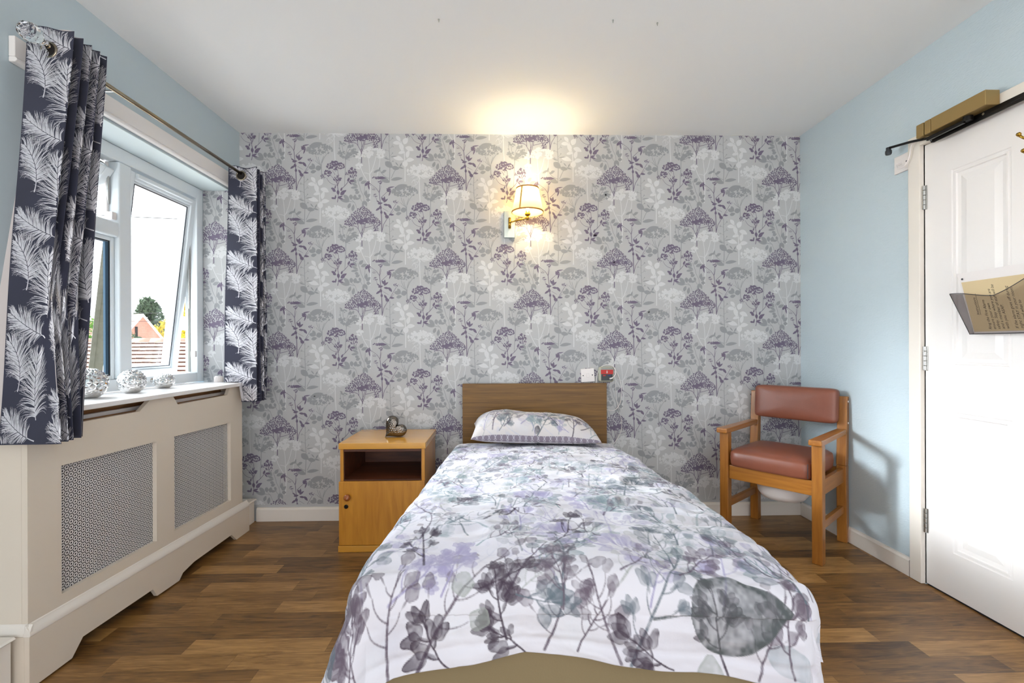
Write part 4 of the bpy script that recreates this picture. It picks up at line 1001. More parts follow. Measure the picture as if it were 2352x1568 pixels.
for j in range(n * 2):
    a = PI * j / n; r_ = .024 if j % 2 else .0215; pr.append((-1.640 + r_ * math.cos(a), 2.735 + r_ * math.sin(a)))
vc.prism(pr, lambda p: (p[0], p[1], .8752), lambda p: (p[0], p[1], .905)); vc.lathe([(0, .0), (.021, .0), (.019, .004), (0, .004)], (-1.640, 2.735, .905), 'z', 20)
tag(vc.build('ribbed_cap', M['plastic'], None), 'small white ribbed plastic cap at the far end of the window sill', 'cap')

# ------------------------------------------------------------------ curtains, pole
PX, PZ = -1.483, 2.066
pole = thing('curtain_pole', 'thin metal curtain pole with clear finial above the window', 'curtain pole', (PX, 2.1, PZ))
m = MB(); m.tube([(PX, 1.545, PZ), (PX, 2.80, PZ)], .0085, 14); m.build('rod', mat('antique_steel', (150, 138, 118), .22, metal=1.0), pole, smooth=True)
m = MB(); pf = [(0, -.046), (.012, -.044), (.026, -.034), (.034, -.016), (.036, .0), (.032, .016), (.022, .030), (.012, .038), (.010, .046), (0, .046)]
m.lathe([(r_ * .85, h_ * .8) for r_, h_ in pf], (PX, 1.506, PZ + .006), 'y', 12); m.build('finial', M['crystal'], pole)
m = MB(); m.lathe([(0, -.008), (.012, -.008), (.012, .004), (.009, .008), (0, .008)], (PX, 1.548, PZ), 'y', 16); m.build('finial_collar', M['chrome'], pole)
m = MB(); m.tube([(XL + .022, 1.83, PZ), (PX - .008, 1.83, PZ)], .005, 8); m.lathe([(0, 0), (.018, 0), (.018, .005), (0, .005)], (XL + .0225, 1.83, PZ), 'x', 16); m.build('bracket', M['steel'], pole)
def eyelet(parent, y, ang=0.0):
    m = MB(); ro, ri = .0255, .004; seg, sg2 = 32, 10; vs = []; fs = []
    for i in range(seg):
        a = 2 * PI * i / seg
        for j in range(sg2):
            b = 2 * PI * j / sg2; r_ = .024 + .0045 * math.cos(b); vs.append((PX + r_ * math.cos(a), y + .003 * math.sin(b) + (r_ * math.cos(a)) * ang, PZ - .012 + r_ * math.sin(a)))
    for i in range(seg):
        for j in range(sg2): fs.append((i * sg2 + j, ((i + 1) % seg) * sg2 + j, ((i + 1) % seg) * sg2 + (j + 1) % sg2, i * sg2 + (j + 1) % sg2))
    m.add(vs, fs); m.build('eyelet', mat('aged_nickel', (150, 140, 124), .25, metal=1.0), parent, smooth=True)
    m = MB(); m.lathe([(0, -.0015), (.021, -.0015), (.021, .0015), (0, .0015)], (PX, y, PZ - .012), 'y', 24); m.build('eyelet_hole', M['dark'], parent)
c1 = thing('curtain', 'wide navy feather print curtain hanging at the near left side of the window', 'curtain', (-1.48, 1.65, .8), 0, 'navy feather print curtains')
XW, XI = -1.560, -1.408
top = [(XW + .01, 1.560), (XI, 1.572)]; y = 1.572
for k in range(4): top += [(XI - .006, y + .006), (XW, y + .022), (XW, y + .028), (XI - .002 * k, y + .034)]; y += .034
top += [(XI - .012, y + .004), (XW, y + .03)]
bot = [(-1.532, 1.445), (-1.350, 1.462)]; y = 1.462
for k in range(4): bot += [(-1.362 - .006 * k, y + .004), (-1.458, y + .02), (-1.458, y + .025), (-1.366 - .007 * k, y + .030)]; y += .030
bot += [(-1.40, y + .004), (-1.455, y + .03)]
make_curtain(c1, top, bot, 2.128, .782, -.02, 1)
eyelet(c1, 1.562)
m = MB(); vs = []; n = 30                          # leading edge turned back, showing the lining
for i in range(n + 1):
    t = i / n; z = 1.75 - t * (1.75 - .79); q = t ** .9
    e0 = (-1.548 + .016 * q, 1.552 - .10 * q); e1 = (e0[0] - .060 * t, e0[1] - .010 * t); vs += [(e0[0], e0[1], z), (e1[0], e1[1], z), (e0[0] + .001, e0[1] + .003, z), (e1[0] + .001, e1[1] + .003, z)]
fs = []
for i in range(n):
    a = 4 * i; fs += [(a, a + 1, a + 5, a + 4), (a + 2, a + 6, a + 7, a + 3), (a, a + 4, a + 6, a + 2), (a + 1, a + 3, a + 7, a + 5)]
m.add(vs, fs); m.build('turned_lining', M['lining'], c1, smooth=False)
c2 = thing('curtain', 'narrow navy feather print curtain bunched in the far corner beside the wallpaper', 'curtain', (-1.48, 2.75, .77), 0, 'navy feather print curtains')
top = [(-1.553, 2.690), (-1.400, 2.705)]; y = 2.705
for k in range(3): top += [(-1.402, y + .005), (-1.55, y + .018), (-1.55, y + .022), (-1.398 + .003 * k, y + .027)]; y += .029
top += [(-1.40, y + .004), (-1.54, y + .02)]
bot = [(-1.562, 2.640), (-1.376, 2.652)]; y = 2.652
for k in range(3): bot += [(-1.378, y + .005), (-1.56, y + .022), (-1.56, y + .028), (-1.374 + .002 * k, y + .034)]; y += .036
bot += [(-1.38, y + .004), (-1.55, y + .025)]
make_curtain(c2, top, bot, 2.106, .768, .10, 2)
eyelet(c2, 2.690)

# ------------------------------------------------------------------ wall lamp
lp = thing('wall_lamp', 'brass swing arm wall lamp with a lit cream shade above the bed', 'lamp', (.05, D - .01, 1.83))
m = MB(); m.box(.016, .086, D - .028, D - .0012, 1.748, 1.914); m.build('back_plate', M['plate'], lp, bevel=.004)
LX, LY, LZ = .158, 2.785, 1.86
m = MB(); m.tube([(.052, D - .045, 1.800), (.052, D - .045, 1.866)], .0085, 14); m.tube([(.052, D - .045, 1.833), (.060, D - .065, 1.834), (LX - .004, LY + .004, 1.842)], .0048, 10); m.tube([(.052, D - .028, 1.833), (.052, D - .045, 1.833)], .006, 10)
m.tube([(LX, LY, 1.828), (LX, LY, 1.858)], .0075, 12); m.build('arm', M['brass'], lp, smooth=True)
m = MB(); m.lathe([(0, 0), (.009, 0), (.016, .006), (.018, .016), (.012, .020), (.012, .032), (0, .032)], (LX, LY, 1.852), 'z', 20); m.build('lamp_holder', M['brass'], lp, smooth=True)
m = MB(); sb0, st0, zb, zt = .094, .066, 1.873, 2.018; seg = 48
vs = []; fs = []
for i in range(seg):
    a = 2 * PI * i / seg
    for r_, z in ((sb0, zb), (st0, zt), (st0 - .0012, zt), (sb0 - .0012, zb)): vs.append((LX + r_ * math.cos(a), LY + r_ * math.sin(a), z))
for i in range(seg):
    a, b = 4 * i, 4 * ((i + 1) % seg)
    for j in range(4): fs.append((a + j, b + j, b + (j + 1) % 4, a + (j + 1) % 4))
m.add(vs, fs); sh = m.build('lamp_shade', M['shade'], lp, smooth=False)
trm = mat('orange_brown_trim', (176, 116, 60), .6)
for r_, z in ((sb0, zb + .003), (st0, zt - .003)):
    m = MB(); seg = 48; vs = []; fs = []
    for i in range(seg):
        a = 2 * PI * i / seg
        for dr_, dz in ((-.0015, -.0045), (.0022, -.0035), (.0022, .0035), (-.0015, .0045)): vs.append((LX + (r_ + dr_) * math.cos(a), LY + (r_ + dr_) * math.sin(a), z + dz))
    for i in range(seg):
        a, b = 4 * i, 4 * ((i + 1) % seg)
        for j in range(4): fs.append((a + j, b + j, b + (j + 1) % 4, a + (j + 1) % 4))
    m.add(vs, fs); m.build('shade_trim', trm, sh, smooth=False)
m = MB(); aS = R(-122)
m.add([(LX + (sb0 + .0008) * math.cos(aS + d), LY + (sb0 + .0008) * math.sin(aS + d), zb + .006) for d in (-.06, .06)] + [(LX + (st0 + .0008) * math.cos(aS + d), LY + (st0 + .0008) * math.sin(aS + d), zt - .006) for d in (.08, -.08)], [(0, 1, 2, 3)]); m.build('shade_seam', mat('pale_orange_tape', (206, 160, 100), .7), sh)
m = MB(); m.lathe([(0, 0), (.009, 0), (.010, .02), (.016, .035), (.0195, .048), (.017, .060), (.008, .067), (0, .068)], (LX, LY, 1.885), 'z', 20); bb = m.build('bulb', M['bulb'], lp, smooth=True)
m = MB()
for k in range(3):
    a = k * 2.094; m.tube([(LX, LY, 1.965), (LX + st0 * math.cos(a), LY + st0 * math.sin(a), zt - .01)], .0013, 6)
m.lathe([(0, 0), (.012, 0), (.012, .002), (0, .002)], (LX, LY, 1.964), 'z', 16); m.build('shade_carrier', M['brass'], lp)
ld = bpy.data.lights.new('lamp_glow', 'POINT'); lo = bpy.data.objects.new('lamp_glow', ld); C.objects.link(lo)
ld.energy = 3.1; ld.color = (1.0, 0.86, 0.56); ld.shadow_soft_size = .035; lo.location = (LX, LY, 1.958); lo.parent = lp; lo.matrix_parent_inverse = Matrix.Translation(-lp.location)

# ------------------------------------------------------------------ switch and nurse call unit
sw = thing('light_switch', 'white light switch plate hanging askew above the headboard corner', 'switch', (.538, D, .89))
rt = R(4)
def sp(x, z): return (.538 + x * math.cos(rt) - z * math.sin(rt), .890 + x * math.sin(rt) + z * math.cos(rt))
def splate(mb, x0, x1, z0, z1, y0, y1):
    q = [sp(x0, z0), sp(x1, z0), sp(x1, z1), sp(x0, z1)]; mb.hexa([(a, y0, b) for a, b in q], [(a, y1, b) for a, b in q])
m = MB(); splate(m, -.042, .042, -.042, .042, D - .010, D - .001); m.build('plate', M['plastic'], sw, bevel=.002)
m = MB(); splate(m, -.008, .008, -.013, .013, D - .014, D - .010); m.build('rocker', M['plastic'], sw, bevel=.0015)
for s_ in (-1, 1):
    m = MB(); x_, z_ = sp(s_ * .029, 0); m.lathe([(0, 0), (.0035, 0), (.0035, -.001), (0, -.001)], (x_, D - .0101, z_), 'y', 12); m.build('screw', M['seal'], sw)
cu = thing('call_unit', 'grey nurse call unit with a red label above the headboard corner', 'call unit', (.65, D, .895))
m = MB(); m.box(.604, .700, D - .030, D - .001, .848, .944); m.build('casing', mat('beige_grey_plastic', (176, 176, 160), .4), cu, bevel=.016, bseg=4)
m = MB(); m.box(.618, .690, D - .032, D - .028, .858, .930); m.build('face', M['plastic_dark'], cu, bevel=.003)
m = MB(); m.box(.618, .690, D - .0325, D - .031, .9255, .9385); m.build('header', M['plastic_grey'], cu)
m = MB(); m.box(.616, .692, D - .0338, D - .0318, .898, .925); m.build('label', M['red'], cu)
m = MB()                                           # small white standing figure on the red label
m.box(.6528, .6552, D - .0345, D - .0340, .902, .915); m.box(.6506, .6574, D - .0345, D - .0340, .907, .914); m.lathe([(0, 0), (.0024, 0), (.0024, .0005), (0, .0005)], (.654, D - .0345, .9185), 'y', 12); m.build('label_symbol', M['plastic'], cu)
for x_, mm in ((.637, M['red']), (.668, M['blue'])):
    m = MB(); m.box(x_ - .008, x_ + .008, D - .0335, D - .0318, .886, .892); m.build('button', mm, cu, bevel=.001)
m = MB(); m.tube([(.672, D - .034, .869), (.680, D - .046, .872), (.690, D - .048, .880)], [.006, .005, .003], 10); m.build('plug', M['plastic'], cu, smooth=True)
m = MB()
m.tube(smooth3([(.690, D - .048, .880), (.705, D - .045, .895), (.708, D - .035, .930), (.69, D - .02, .951), (.655, D - .012, .957), (.62, D - .012, .945), (.597, D - .014, .905), (.590, D - .016, .845), (.590, D - .018, .80)]), .0022, 8)
m.tube(smooth3([(.700, D - .012, .940), (.735, D - .015, .88), (.752, D - .015, .80), (.745, D - .015, .72), (.715, D - .014, .672), (.680, D - .012, .668), (.655, D - .010, .675)]), .0022, 8)
m.tube(smooth3([(.712, D - .006, .86), (.714, D - .006, .76), (.730, D - .008, .68), (.752, D - .008, .60), (.748, D - .010, .53), (.70, D - .012, .46)]), .0016, 8)
m.build('cable', M['plastic'], cu, smooth=True)

# ------------------------------------------------------------------ bed
BX0, BX1, BYF = -.243, .649, 1.005
BPIV = Vector((.203, 2.872, 0)); BROT = R(-2.1)        # the bed has been pushed slightly askew
hb = thing('headboard', 'plain brown oak veneered headboard against the wallpaper', 'headboard', (.2, 2.9, .3))
m = MB(); m.box(BX0, BX1, D - .046, D - .026, .30, .844); m.build('board', M['oak'], hb, bevel=.0015)
for x_ in (-.05, .45):
    m = MB(); m.box(x_ - .03, x_ + .03, D - .0255, D - .0195, .05, .7); m.build('strut', M['oak'], hb)
bd = thing('divan_bed', 'single divan bed base in beige fabric under the printed duvet', 'bed', (.203, 2.872, 0))
m = MB(); m.box(BX0 + .004, BX1 - .004, BYF + .02, D - .068, .045, .335); m.build('base', M['valance'], bd, bevel=.02, bseg=3)
m = MB(); m.box(BX0, BX1, BYF + .012, D - .066, .335, .487); m.build('mattress', M['sheet'], bd, bevel=.035, bseg=4)
# hanging valance round the base, gently pleated
n = 260; per = []
x0_, x1_, y0_, y1_ = BX0 - .006, BX1 + .006, BYF + .004, D - .07
for i in range(n + 1):
    t = i / n * (2 * (y1_ - y0_) + (x1_ - x0_)); a_ = y1_ - y0_; b_ = a_ + (x1_ - x0_)
    if t < a_: p = (x0_, y1_ - t, -1, 0)
    elif t < b_: p = (x0_ + t - a_, y0_, 0, -1)
    else: p = (x1_, y0_ + t - b_, 1, 0)
    per.append((p, t))
vs = []; nz_ = 8
for (p, t) in per:
    for j in range(nz_ + 1):
        v = j / nz_; o_ = (.004 + .004 * math.sin(t * 11) * v + .006 * v) + (.004 if abs(t - (y1_ - y0_) - .455) < .004 else 0)
        vs.append((p[0] + p[2] * o_, p[1] + p[3] * o_, (.478 if t < 0 else .478) - v * .463))
big_mesh('valance', vs, grid_faces(n + 1, nz_ + 1), [M['valance']], None, bd)
for x_ in (BX0 + .08, BX1 - .08):
    for y_ in (BYF + .12, D - .2):
        m = MB(); m.lathe([(0, 0), (.02, 0), (.02, .044), (0, .044)], (x_, y_, .001), 'z', 12); m.build('caster', M['plastic_dark'], bd)

bd.rotation_euler = (0, 0, BROT)
# duvet
HL, HR, HF = .30, .23, .165
RES = .0021
aw = (BX1 - BX0) + HL + HR; YH = 2.700; bl = YH - BYF + HF
cv = Canvas(aw, bl, RES, 21)
paint_linen(cv, R(-90) + .0, 1.45, .95)
# larger dark blooms round the foot end (y from the head; the hem is at bl)
fy = bl - HF
MAUVE = (100, 88, 102); DMAUVE = (70, 58, 72)
for (x, dy, L, ang, col, al, r_, n, kind) in (
    (.16, .14, .20, -95, SLATE, .7, .022, 5, 1), (.30, .17, .19, -112, MAUVE, .8, .026, 5, 0), (.37, .165, .20, -84, MAUVE, .85, .026, 5, 2), (.43, .165, .30, -52, MAUVE, .75, .022, 8, 2),
    (.62, .13, .15, -100, DMAUVE, .85, .026, 4, 0), (.70, .155, .20, -76, MAUVE, .8, .022, 6, 2), (.77, .15, .13, -60, MAUVE, .85, .020, 5, 2), (.86, .16, .22, -106, MAUVE, .7, .018, 5, 1), (.88, .16, .26, -60, SLATE, .75, .026, 6, 0),
    (1.09, .165, .17, -100, DMAUVE, .9, .026, 5, 0), (1.15, .16, .16, -66, MAUVE, .75, .020, 6, 2), (1.26, .05, .24, -120, SLATE, .7, .024, 6, 1), (.24, .03, .16, -70, SLATE, .75, .026, 4, 0), (.56, .02, .10, -25, DMAUVE, .8, .028, 3, 0), (.64, .03, .09, 10, SLATE, .8, .028, 3, 0), (.50, .165, .10, -120, DMAUVE, .95, .030, 3, 0), (.66, .165, .09, -140, DMAUVE, .9, .028, 3, 0), (.97, .16, .10, -150, DMAUVE, .95, .030, 3, 0), (1.22, .15, .14, -85, MAUVE, .9, .026, 4, 0), (.26, .15, .15, -88, MAUVE, .9, .030, 4, 0), (.74, .06, .12, -100, MAUVE, .7, .028, 4, 0), (.48, .03, .13, -80, LILAC, .8, .026, 4, 0), (1.0, -.02, .14, -40, PURP, .8, .026, 5, 0)):
    cv.sprig(x, fy + dy, R(ang), L, col, al, r_ * (1.15 if kind == 0 else 1.75), n + 1, kind)
cv.petal(1.01, fy + .055, .215, .165, R(-4), (84, 90, 92), 1.0, .62, .03, .85); cv.petal(.20, fy + .10, .05, .045, R(-80), SLATE, .9); cv.petal(.55, fy + .10, .05, .045, R(-60), SAGE, .8); cv.line(.93, fy + .07, 1.03, fy + .055, .005, .005, (84, 90, 92), .9)
cv.petal(1.055, fy + .13, .09, .055, R(95), SAGE, .8, .9)
cv.petal(.52, fy - .02, .055, .05, R(80), SAGE, .8, .9); cv.petal(.47, fy - .06, .055, .03, R(10), LILAC, .9, .9)
A_, B_ = np.meshgrid(np.linspace(0, aw, cv.nx), np.linspace(0, bl, cv.ny), indexing='ij')
X_ = BX0 - HL + A_; Y_ = YH - B_
# hem line: cloth is pulled up in the middle of the foot end
hem = np.interp(X_, [BX0 - .3, BX0 - .02, BX0 + .08, BX0 + .22, BX0 + .36, BX0 + .6, BX1 - .05, BX1 + .2], [.25, .225, .178, .146, .130, .150, .188, .20])
over = np.clip((BYF - Y_) / HF, 0, 1); Y_ = np.where(Y_ < BYF, BYF - over * hem, Y_)
RR = .062; ins = .036
cx_ = np.clip(X_, BX0 + ins - .012, BX1 - ins + .085 * np.clip((2.6 - Y_) / .9, 0, 1)); cy_ = np.maximum(Y_, BYF + ins)
dx_ = X_ - cx_; dy_ = Y_ - cy_; d_ = np.hypot(dx_, dy_); nx_ = dx_ / (d_ + 1e-9); ny_ = dy_ / (d_ + 1e-9)
arc = RR * PI / 2; th = np.clip(d_ / RR, 0, PI / 2)
lo_ = np.clip(d_ - arc, 0, None); corner = np.abs(nx_ * ny_) * 2
sw9 = np.clip(X_ / .5 + .3, 0, 1); out = np.where(d_ < arc, RR * np.sin(th), RR + lo_ * ((.13 + .25 * corner) * (1 - sw9) + (.02 + .05 * corner) * sw9)); drop = np.where(d_ < arc, RR * (1 - np.cos(th)), RR + lo_ * (.97 - .12 * corner))
rs = np.random.RandomState(4)
def ns(cx0, cy0): return vnoise(cv.nx, cv.ny, cx0, cy0, rs) - .5
wr = .016 * ns(8, 9) + .010 * ns(11, 26) + .0085 * ns(14, 52) + .0045 * ns(30, 100) + .0018 * ns(70, 180)
sharp = -np.abs(ns(9, 34)) * .020 - np.abs(ns(7, 20)) * .013 - np.abs(ns(16, 70)) * .008
wr = (wr + sharp) * np.clip(.35 + (YH - Y_) * 1.2, .4, 1) 
foldw = np.clip(lo_ / .08, 0, 1) * (.010 * np.sin(X_ * 19 + 1.0) * (np.abs(ny_) > .5) + .009 * np.sin(Y_ * 16) * (np.abs(nx_) >= .5))
dome = .055 * (1 - (2 * (X_ - (BX0 + BX1) / 2) / (aw * .80)) ** 2).clip(0, 1) ** .7 * np.clip((YH - Y_) / .5, .15, 1) * np.clip((Y_ - BYF + .15) / .25, 0, 1)
ztop = .512 + dome + .040 * np.clip((2.3 - Y_) / 1.0, 0, 1)
PXd = cx_ + nx_ * (out + foldw + wr * .6 * (d_ > arc)); PYd = cy_ + ny_ * (out + foldw + wr * .6 * (d_ > arc)); PZd = ztop - drop + wr * np.cos(th)
head = np.clip(1 - (YH - Y_) / .04, 0, 1); PZd -= head ** 2 * .012
seam = np.exp(-((over - .80) / .05) ** 2) * (lo_ > 0) * .004
PXd = PXd - nx_ * seam; PYd = PYd - ny_ * seam
cb, sb9 = math.cos(BROT), math.sin(BROT); qx, qy = PXd - BPIV.x, PYd - BPIV.y; PXd, PYd = BPIV.x + qx * cb - qy * sb9, BPIV.y + qx * sb9 + qy * cb
V = np.stack([PXd, PYd, PZd], -1).reshape(-1, 3)
dv_ = big_mesh('duvet', V, grid_faces(cv.nx, cv.ny), [paint_mat('watercolour_botanical_cotton')], None, None)
color_attr(dv_.data, cv.img)
# normals must face up for the thickness
so = dv_.modifiers.new('loft', 'SOLIDIFY'); so.thickness = .016; so.offset = -1
up_ok = dv_.data.polygons[(cv.nx // 2) * (cv.ny - 1) + cv.ny // 3].normal.z > 0
if not up_ok: dv_.data.flip_normals()
tag(dv_, 'white duvet printed with purple and slate watercolour flowers covering the bed', 'duvet')

# pillow
pw, ph = .725, .44; cp = Canvas(pw, ph * 1.0, .0024, 33, (216, 210, 208))
paint_linen(cp, R(-90), 1.7)
cp.sprig(.12, .38, R(-70), .22, PURP, .6, .026, 6, 0); cp.sprig(.36, .42, R(-60), .22, SLATE, .8, .026, 6, 0); cp.sprig(.56, .42, R(-85), .2, DPURP, .75, .024, 6, 0); cp.petal(.36, .40, .05, .03, R(-70), (48, 50, 66), .95)
PA, PB = np.meshgrid(np.linspace(0, pw, cp.nx), np.linspace(0, ph, cp.ny), indexing='ij')
band = PB > ph * .93; bu = (PA / .034) % 1; row = ((PB - ph * .93) / (ph * .07))
edge = np.abs(np.abs(bu - .5) - (.27 + .20 * np.sin(row * PI))) < .05
bc = np.where((edge | (PB < 0))[..., None], np.array(lin((200, 194, 204))[:3]), np.array(lin((140, 130, 142))[:3]))
cp.img = np.where(band[..., None], bc, cp.img)
s_, t_ = PA / pw * 2 - 1, np.sin(PI / 2 * (PB / ph * 2 - 1))
rs = np.random.RandomState(8)
def pns(a, b): return vnoise(cp.nx, cp.ny, a, b, rs) - .5
prof = ((1 - np.abs(s_) ** 4.6).clip(0) ** .55) * ((1 - np.abs(t_) ** 3.0).clip(0) ** .55)
hgt = .116 * prof * (1 - .13 * s_) ; wrp = (.012 * pns(7, 4) + .007 * pns(16, 8) - .010 * np.abs(pns(9, 5))) * prof ** .5
pin = 1 - .045 * (1 - t_ ** 2) * np.abs(s_) ** 4; pin2 = 1 - .05 * (1 - s_ ** 2) * np.abs(t_) ** 4
lx = s_ * pw / 2 * pin * .985; ly = -t_ * ph / 2 * pin2
def place(lx, ly, lz):
    # ly>0 is the headboard side; fold the back edge up the headboard, tilt forward
    bend = np.clip((ly + .02) / .24, 0, 1)
    yy = 2.705 + ly * .80 - bend ** 2 * .030; zz = .570 + lz + bend ** 1.5 * .020 - np.clip(-(ly + .10), 0, 1) * .10
    ang = R(-.6); return np.stack([.186 + lx * math.cos(ang) - 0 * zz, yy + lx * math.sin(ang), zz + (-.012 * lx / .37)], -1)
top_ = place(lx, ly, hgt + wrp); bot_ = place(lx, ly, -hgt * .32)
k = cp.nx * cp.ny; gf = grid_faces(cp.nx, cp.ny)
pl_ = big_mesh('pillow', np.concatenate([top_.reshape(-1, 3), bot_.reshape(-1, 3)]), np.concatenate([gf, gf[:, ::-1] + k]), [bpy.data.materials['watercolour_botanical_cotton']], None, None)
color_attr(pl_.data, np.concatenate([cp.img, cp.img], 0))
tag(pl_, 'plump pillow in a matching floral case with a mauve trellis border at the headboard', 'pillow')

# ------------------------------------------------------------------ bedside cabinet
bs = thing('bedside_cabinet', 'honey coloured wooden bedside cabinet with an open shelf and one door', 'cabinet', (-.63, 2.65, 0))
bx0, bx1, by0, by1 = -.854, -.410, 2.474, 2.866
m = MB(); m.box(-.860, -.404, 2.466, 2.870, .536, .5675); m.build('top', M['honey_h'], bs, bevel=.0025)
for a, b in ((bx0, bx0 + .017), (bx1 - .017, bx1)):
    m = MB(); m.box(a, b, by0, by1, .034, .5355); m.build('side_panel', M['honey'], bs, bevel=.001)
m = MB(); m.box(bx0 + .0175, bx1 - .0175, by0 + .004, by1 - .012, .364, .374); m.box(bx0 + .0175, bx1 - .0175, by0 + .002, by0 + .02, .522, .5355); m.box(bx0 + .0175, bx1 - .0175, by1 - .010, by1 - .002, .05, .5355)
m.box(bx0 + .0175, bx0 + .020, by0 + .006, by1 - .012, .3745, .5355); m.box(bx1 - .020, bx1 - .0175, by0 + .006, by1 - .012, .3745, .5355); m.build('shelf', M['reddish'], bs)
m = MB(); m.box(bx0 - .002, bx1 + .002, by0 - .018, by0 - .002, .036, .369); dd = m.build('door', M['honey'], bs, bevel=.002)
m = MB(); m.lathe([(0, 0), (.008, 0), (.009, -.010), (.0165, -.016), (.0175, -.024), (.012, -.031), (0, -.033)], (-.806, by0 - .0185, .292), 'y', 24); m.build('knob', mat('varnished_knob', (160, 88, 40), .25, coat=.6), dd, smooth=True)
m = MB(); m.lathe([(0, 0), (.0105, 0), (.0105, -.004), (.0075, -.006), (.0075, -.003), (0, -.003)], (-.817, by0 - .0185, .240), 'y', 20); m.build('lock', M['black'], dd, smooth=False)
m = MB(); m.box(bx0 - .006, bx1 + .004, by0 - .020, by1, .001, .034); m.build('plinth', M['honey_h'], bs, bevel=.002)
# hammered metal heart
n = 120; ring = 46; V = []; F = []
ht = []
for i in range(n):
    t = 2 * PI * i / n; ht.append((16 * math.sin(t) ** 3, 13 * math.cos(t) - 5 * math.cos(2 * t) - 2 * math.cos(3 * t) - math.cos(4 * t)))
ht = np.array(ht) / 17.0 * .072; ht[:, 1] += .008
ca, sa = math.cos(R(-47)), math.sin(R(-47)); ht = np.stack([ht[:, 0] * ca - ht[:, 1] * sa, ht[:, 0] * sa + ht[:, 1] * ca], 1)
hz = .5681 - ht[:, 1].min(); hc = ht.mean(0)
rs = np.random.RandomState(2); dimp = np.array([((i + .5 * (j % 2)) * .0105 - .095, j * .0092 - .095) for i in range(19) for j in range(21)]) + rs.randn(399, 2) * .0012
def hsurf(i, q, sgn):
    x, z = hc + (ht[i % n] - hc) * math.sin(q * PI / 2) ** .8; y = sgn * .031 * max(0.0, math.cos(q * PI / 2)) ** .62
    d = np.min(np.hypot(dimp[:, 0] - x, dimp[:, 1] - z)); y -= sgn * .0016 * math.exp(-(d / .0040) ** 2) * math.cos(q * PI / 2) ** .3
    return (-.612 + x, 2.640 + y, hz + z)
for sg in (-1, 1):
    for j in range(ring + 1):
        for i in range(n): V.append(hsurf(i, j / ring, sg))
for s2 in range(2):
    o_ = s2 * n * (ring + 1)
    for j in range(ring):
        for i in range(n):
            f = (o_ + j * n + i, o_ + j * n + (i + 1) % n, o_ + (j + 1) * n + (i + 1) % n, o_ + (j + 1) * n + i); F.append(f if s2 else f[::-1])
hm = MB(); hm.v = V; hm.f = F; hm.m = [0] * len(F)
tag(hm.build('heart_ornament', M['chrome_dark'], None, smooth=True), 'hammered silver heart ornament leaning on the bedside cabinet top', 'ornament')

# ------------------------------------------------------------------ commode armchair
aw_ = math.atan2(-.773, .634)
ch = thing('armchair', 'wooden commode armchair with red brown vinyl seat and back in the corner', 'chair', (1.560, 2.556, 0), aw_)
hw, hd, lg = .228, .197, .0235      # leg centres, half leg
def cm(): return LMB()
for sx in (-1, 1):
    m = cm(); x_ = sx * hw; m.box(x_ - lg, x_ + lg, -hd - lg, -hd + lg, .001, .585); m.build('front_leg', M['chairwood'], ch, bevel=.004)
    m = cm(); m.hexa([(x_ - lg, hd - lg + .010, .001), (x_ + lg, hd - lg + .010, .001), (x_ + lg, hd + lg + .008, .001), (x_ - lg, hd + lg + .008, .001)], [(x_ - lg, hd - lg, .42), (x_ + lg, hd - lg, .42), (x_ + lg, hd + lg, .42), (x_ - lg, hd + lg, .42)])
    m.hexa([(x_ - lg, hd - lg, .42), (x_ + lg, hd - lg, .42), (x_ + lg, hd + lg, .42), (x_ - lg, hd + lg, .42)], [(x_ - lg, hd - lg + .03, .792), (x_ + lg, hd - lg + .03, .792), (x_ + lg, hd + lg + .022, .792), (x_ - lg, hd + lg + .022, .792)])
    bl_ = m.build('back_post', M['chairwood'], ch, bevel=.004)
    m = cm(); m.hexa([(x_ - .030, -hd - .050, .584), (x_ + .030, -hd - .050, .584), (x_ + .023, hd - .010, .590), (x_ - .023, hd - .010, .590)], [(x_ - .030, -hd - .050, .612), (x_ + .030, -hd - .050, .612), (x_ + .023, hd - .010, .618), (x_ - .023, hd - .010, .618)])
    m.build('armrest', M['chairwood_y'], ch, bevel=.006, bseg=3)
    m = cm(); m.box(x_ - .012, x_ + .012, -hd + lg, hd - lg + .004, .330, .405); m.build('side_rail', M['chairwood_y'], ch, bevel=.003)
    m = cm(); m.box(x_ - .011, x_ + .011, -hd + lg, hd - lg + .008, .160, .200); m.build('stretcher', M['chairwood_y'], ch, bevel=.003)
    for zz in (.765, .648):
        m = cm(); m.lathe([(0, 0), (.006, 0), (.005, sx * .002), (0, sx * .002)], (x_ + sx * lg, hd + .018, zz), 'x', 12); m.build('screw_cap', M['plastic'], bl_)
        bpy.context.view_layer.update()
for y_ in (-hd, hd):
    m = cm(); m.box(-hw + lg, hw - lg, y_ - .012, y_ + .012, .330, .405); m.build('front_rail' if y_ < 0 else 'back_rail', M['chairwood_x'], ch, bevel=.003)
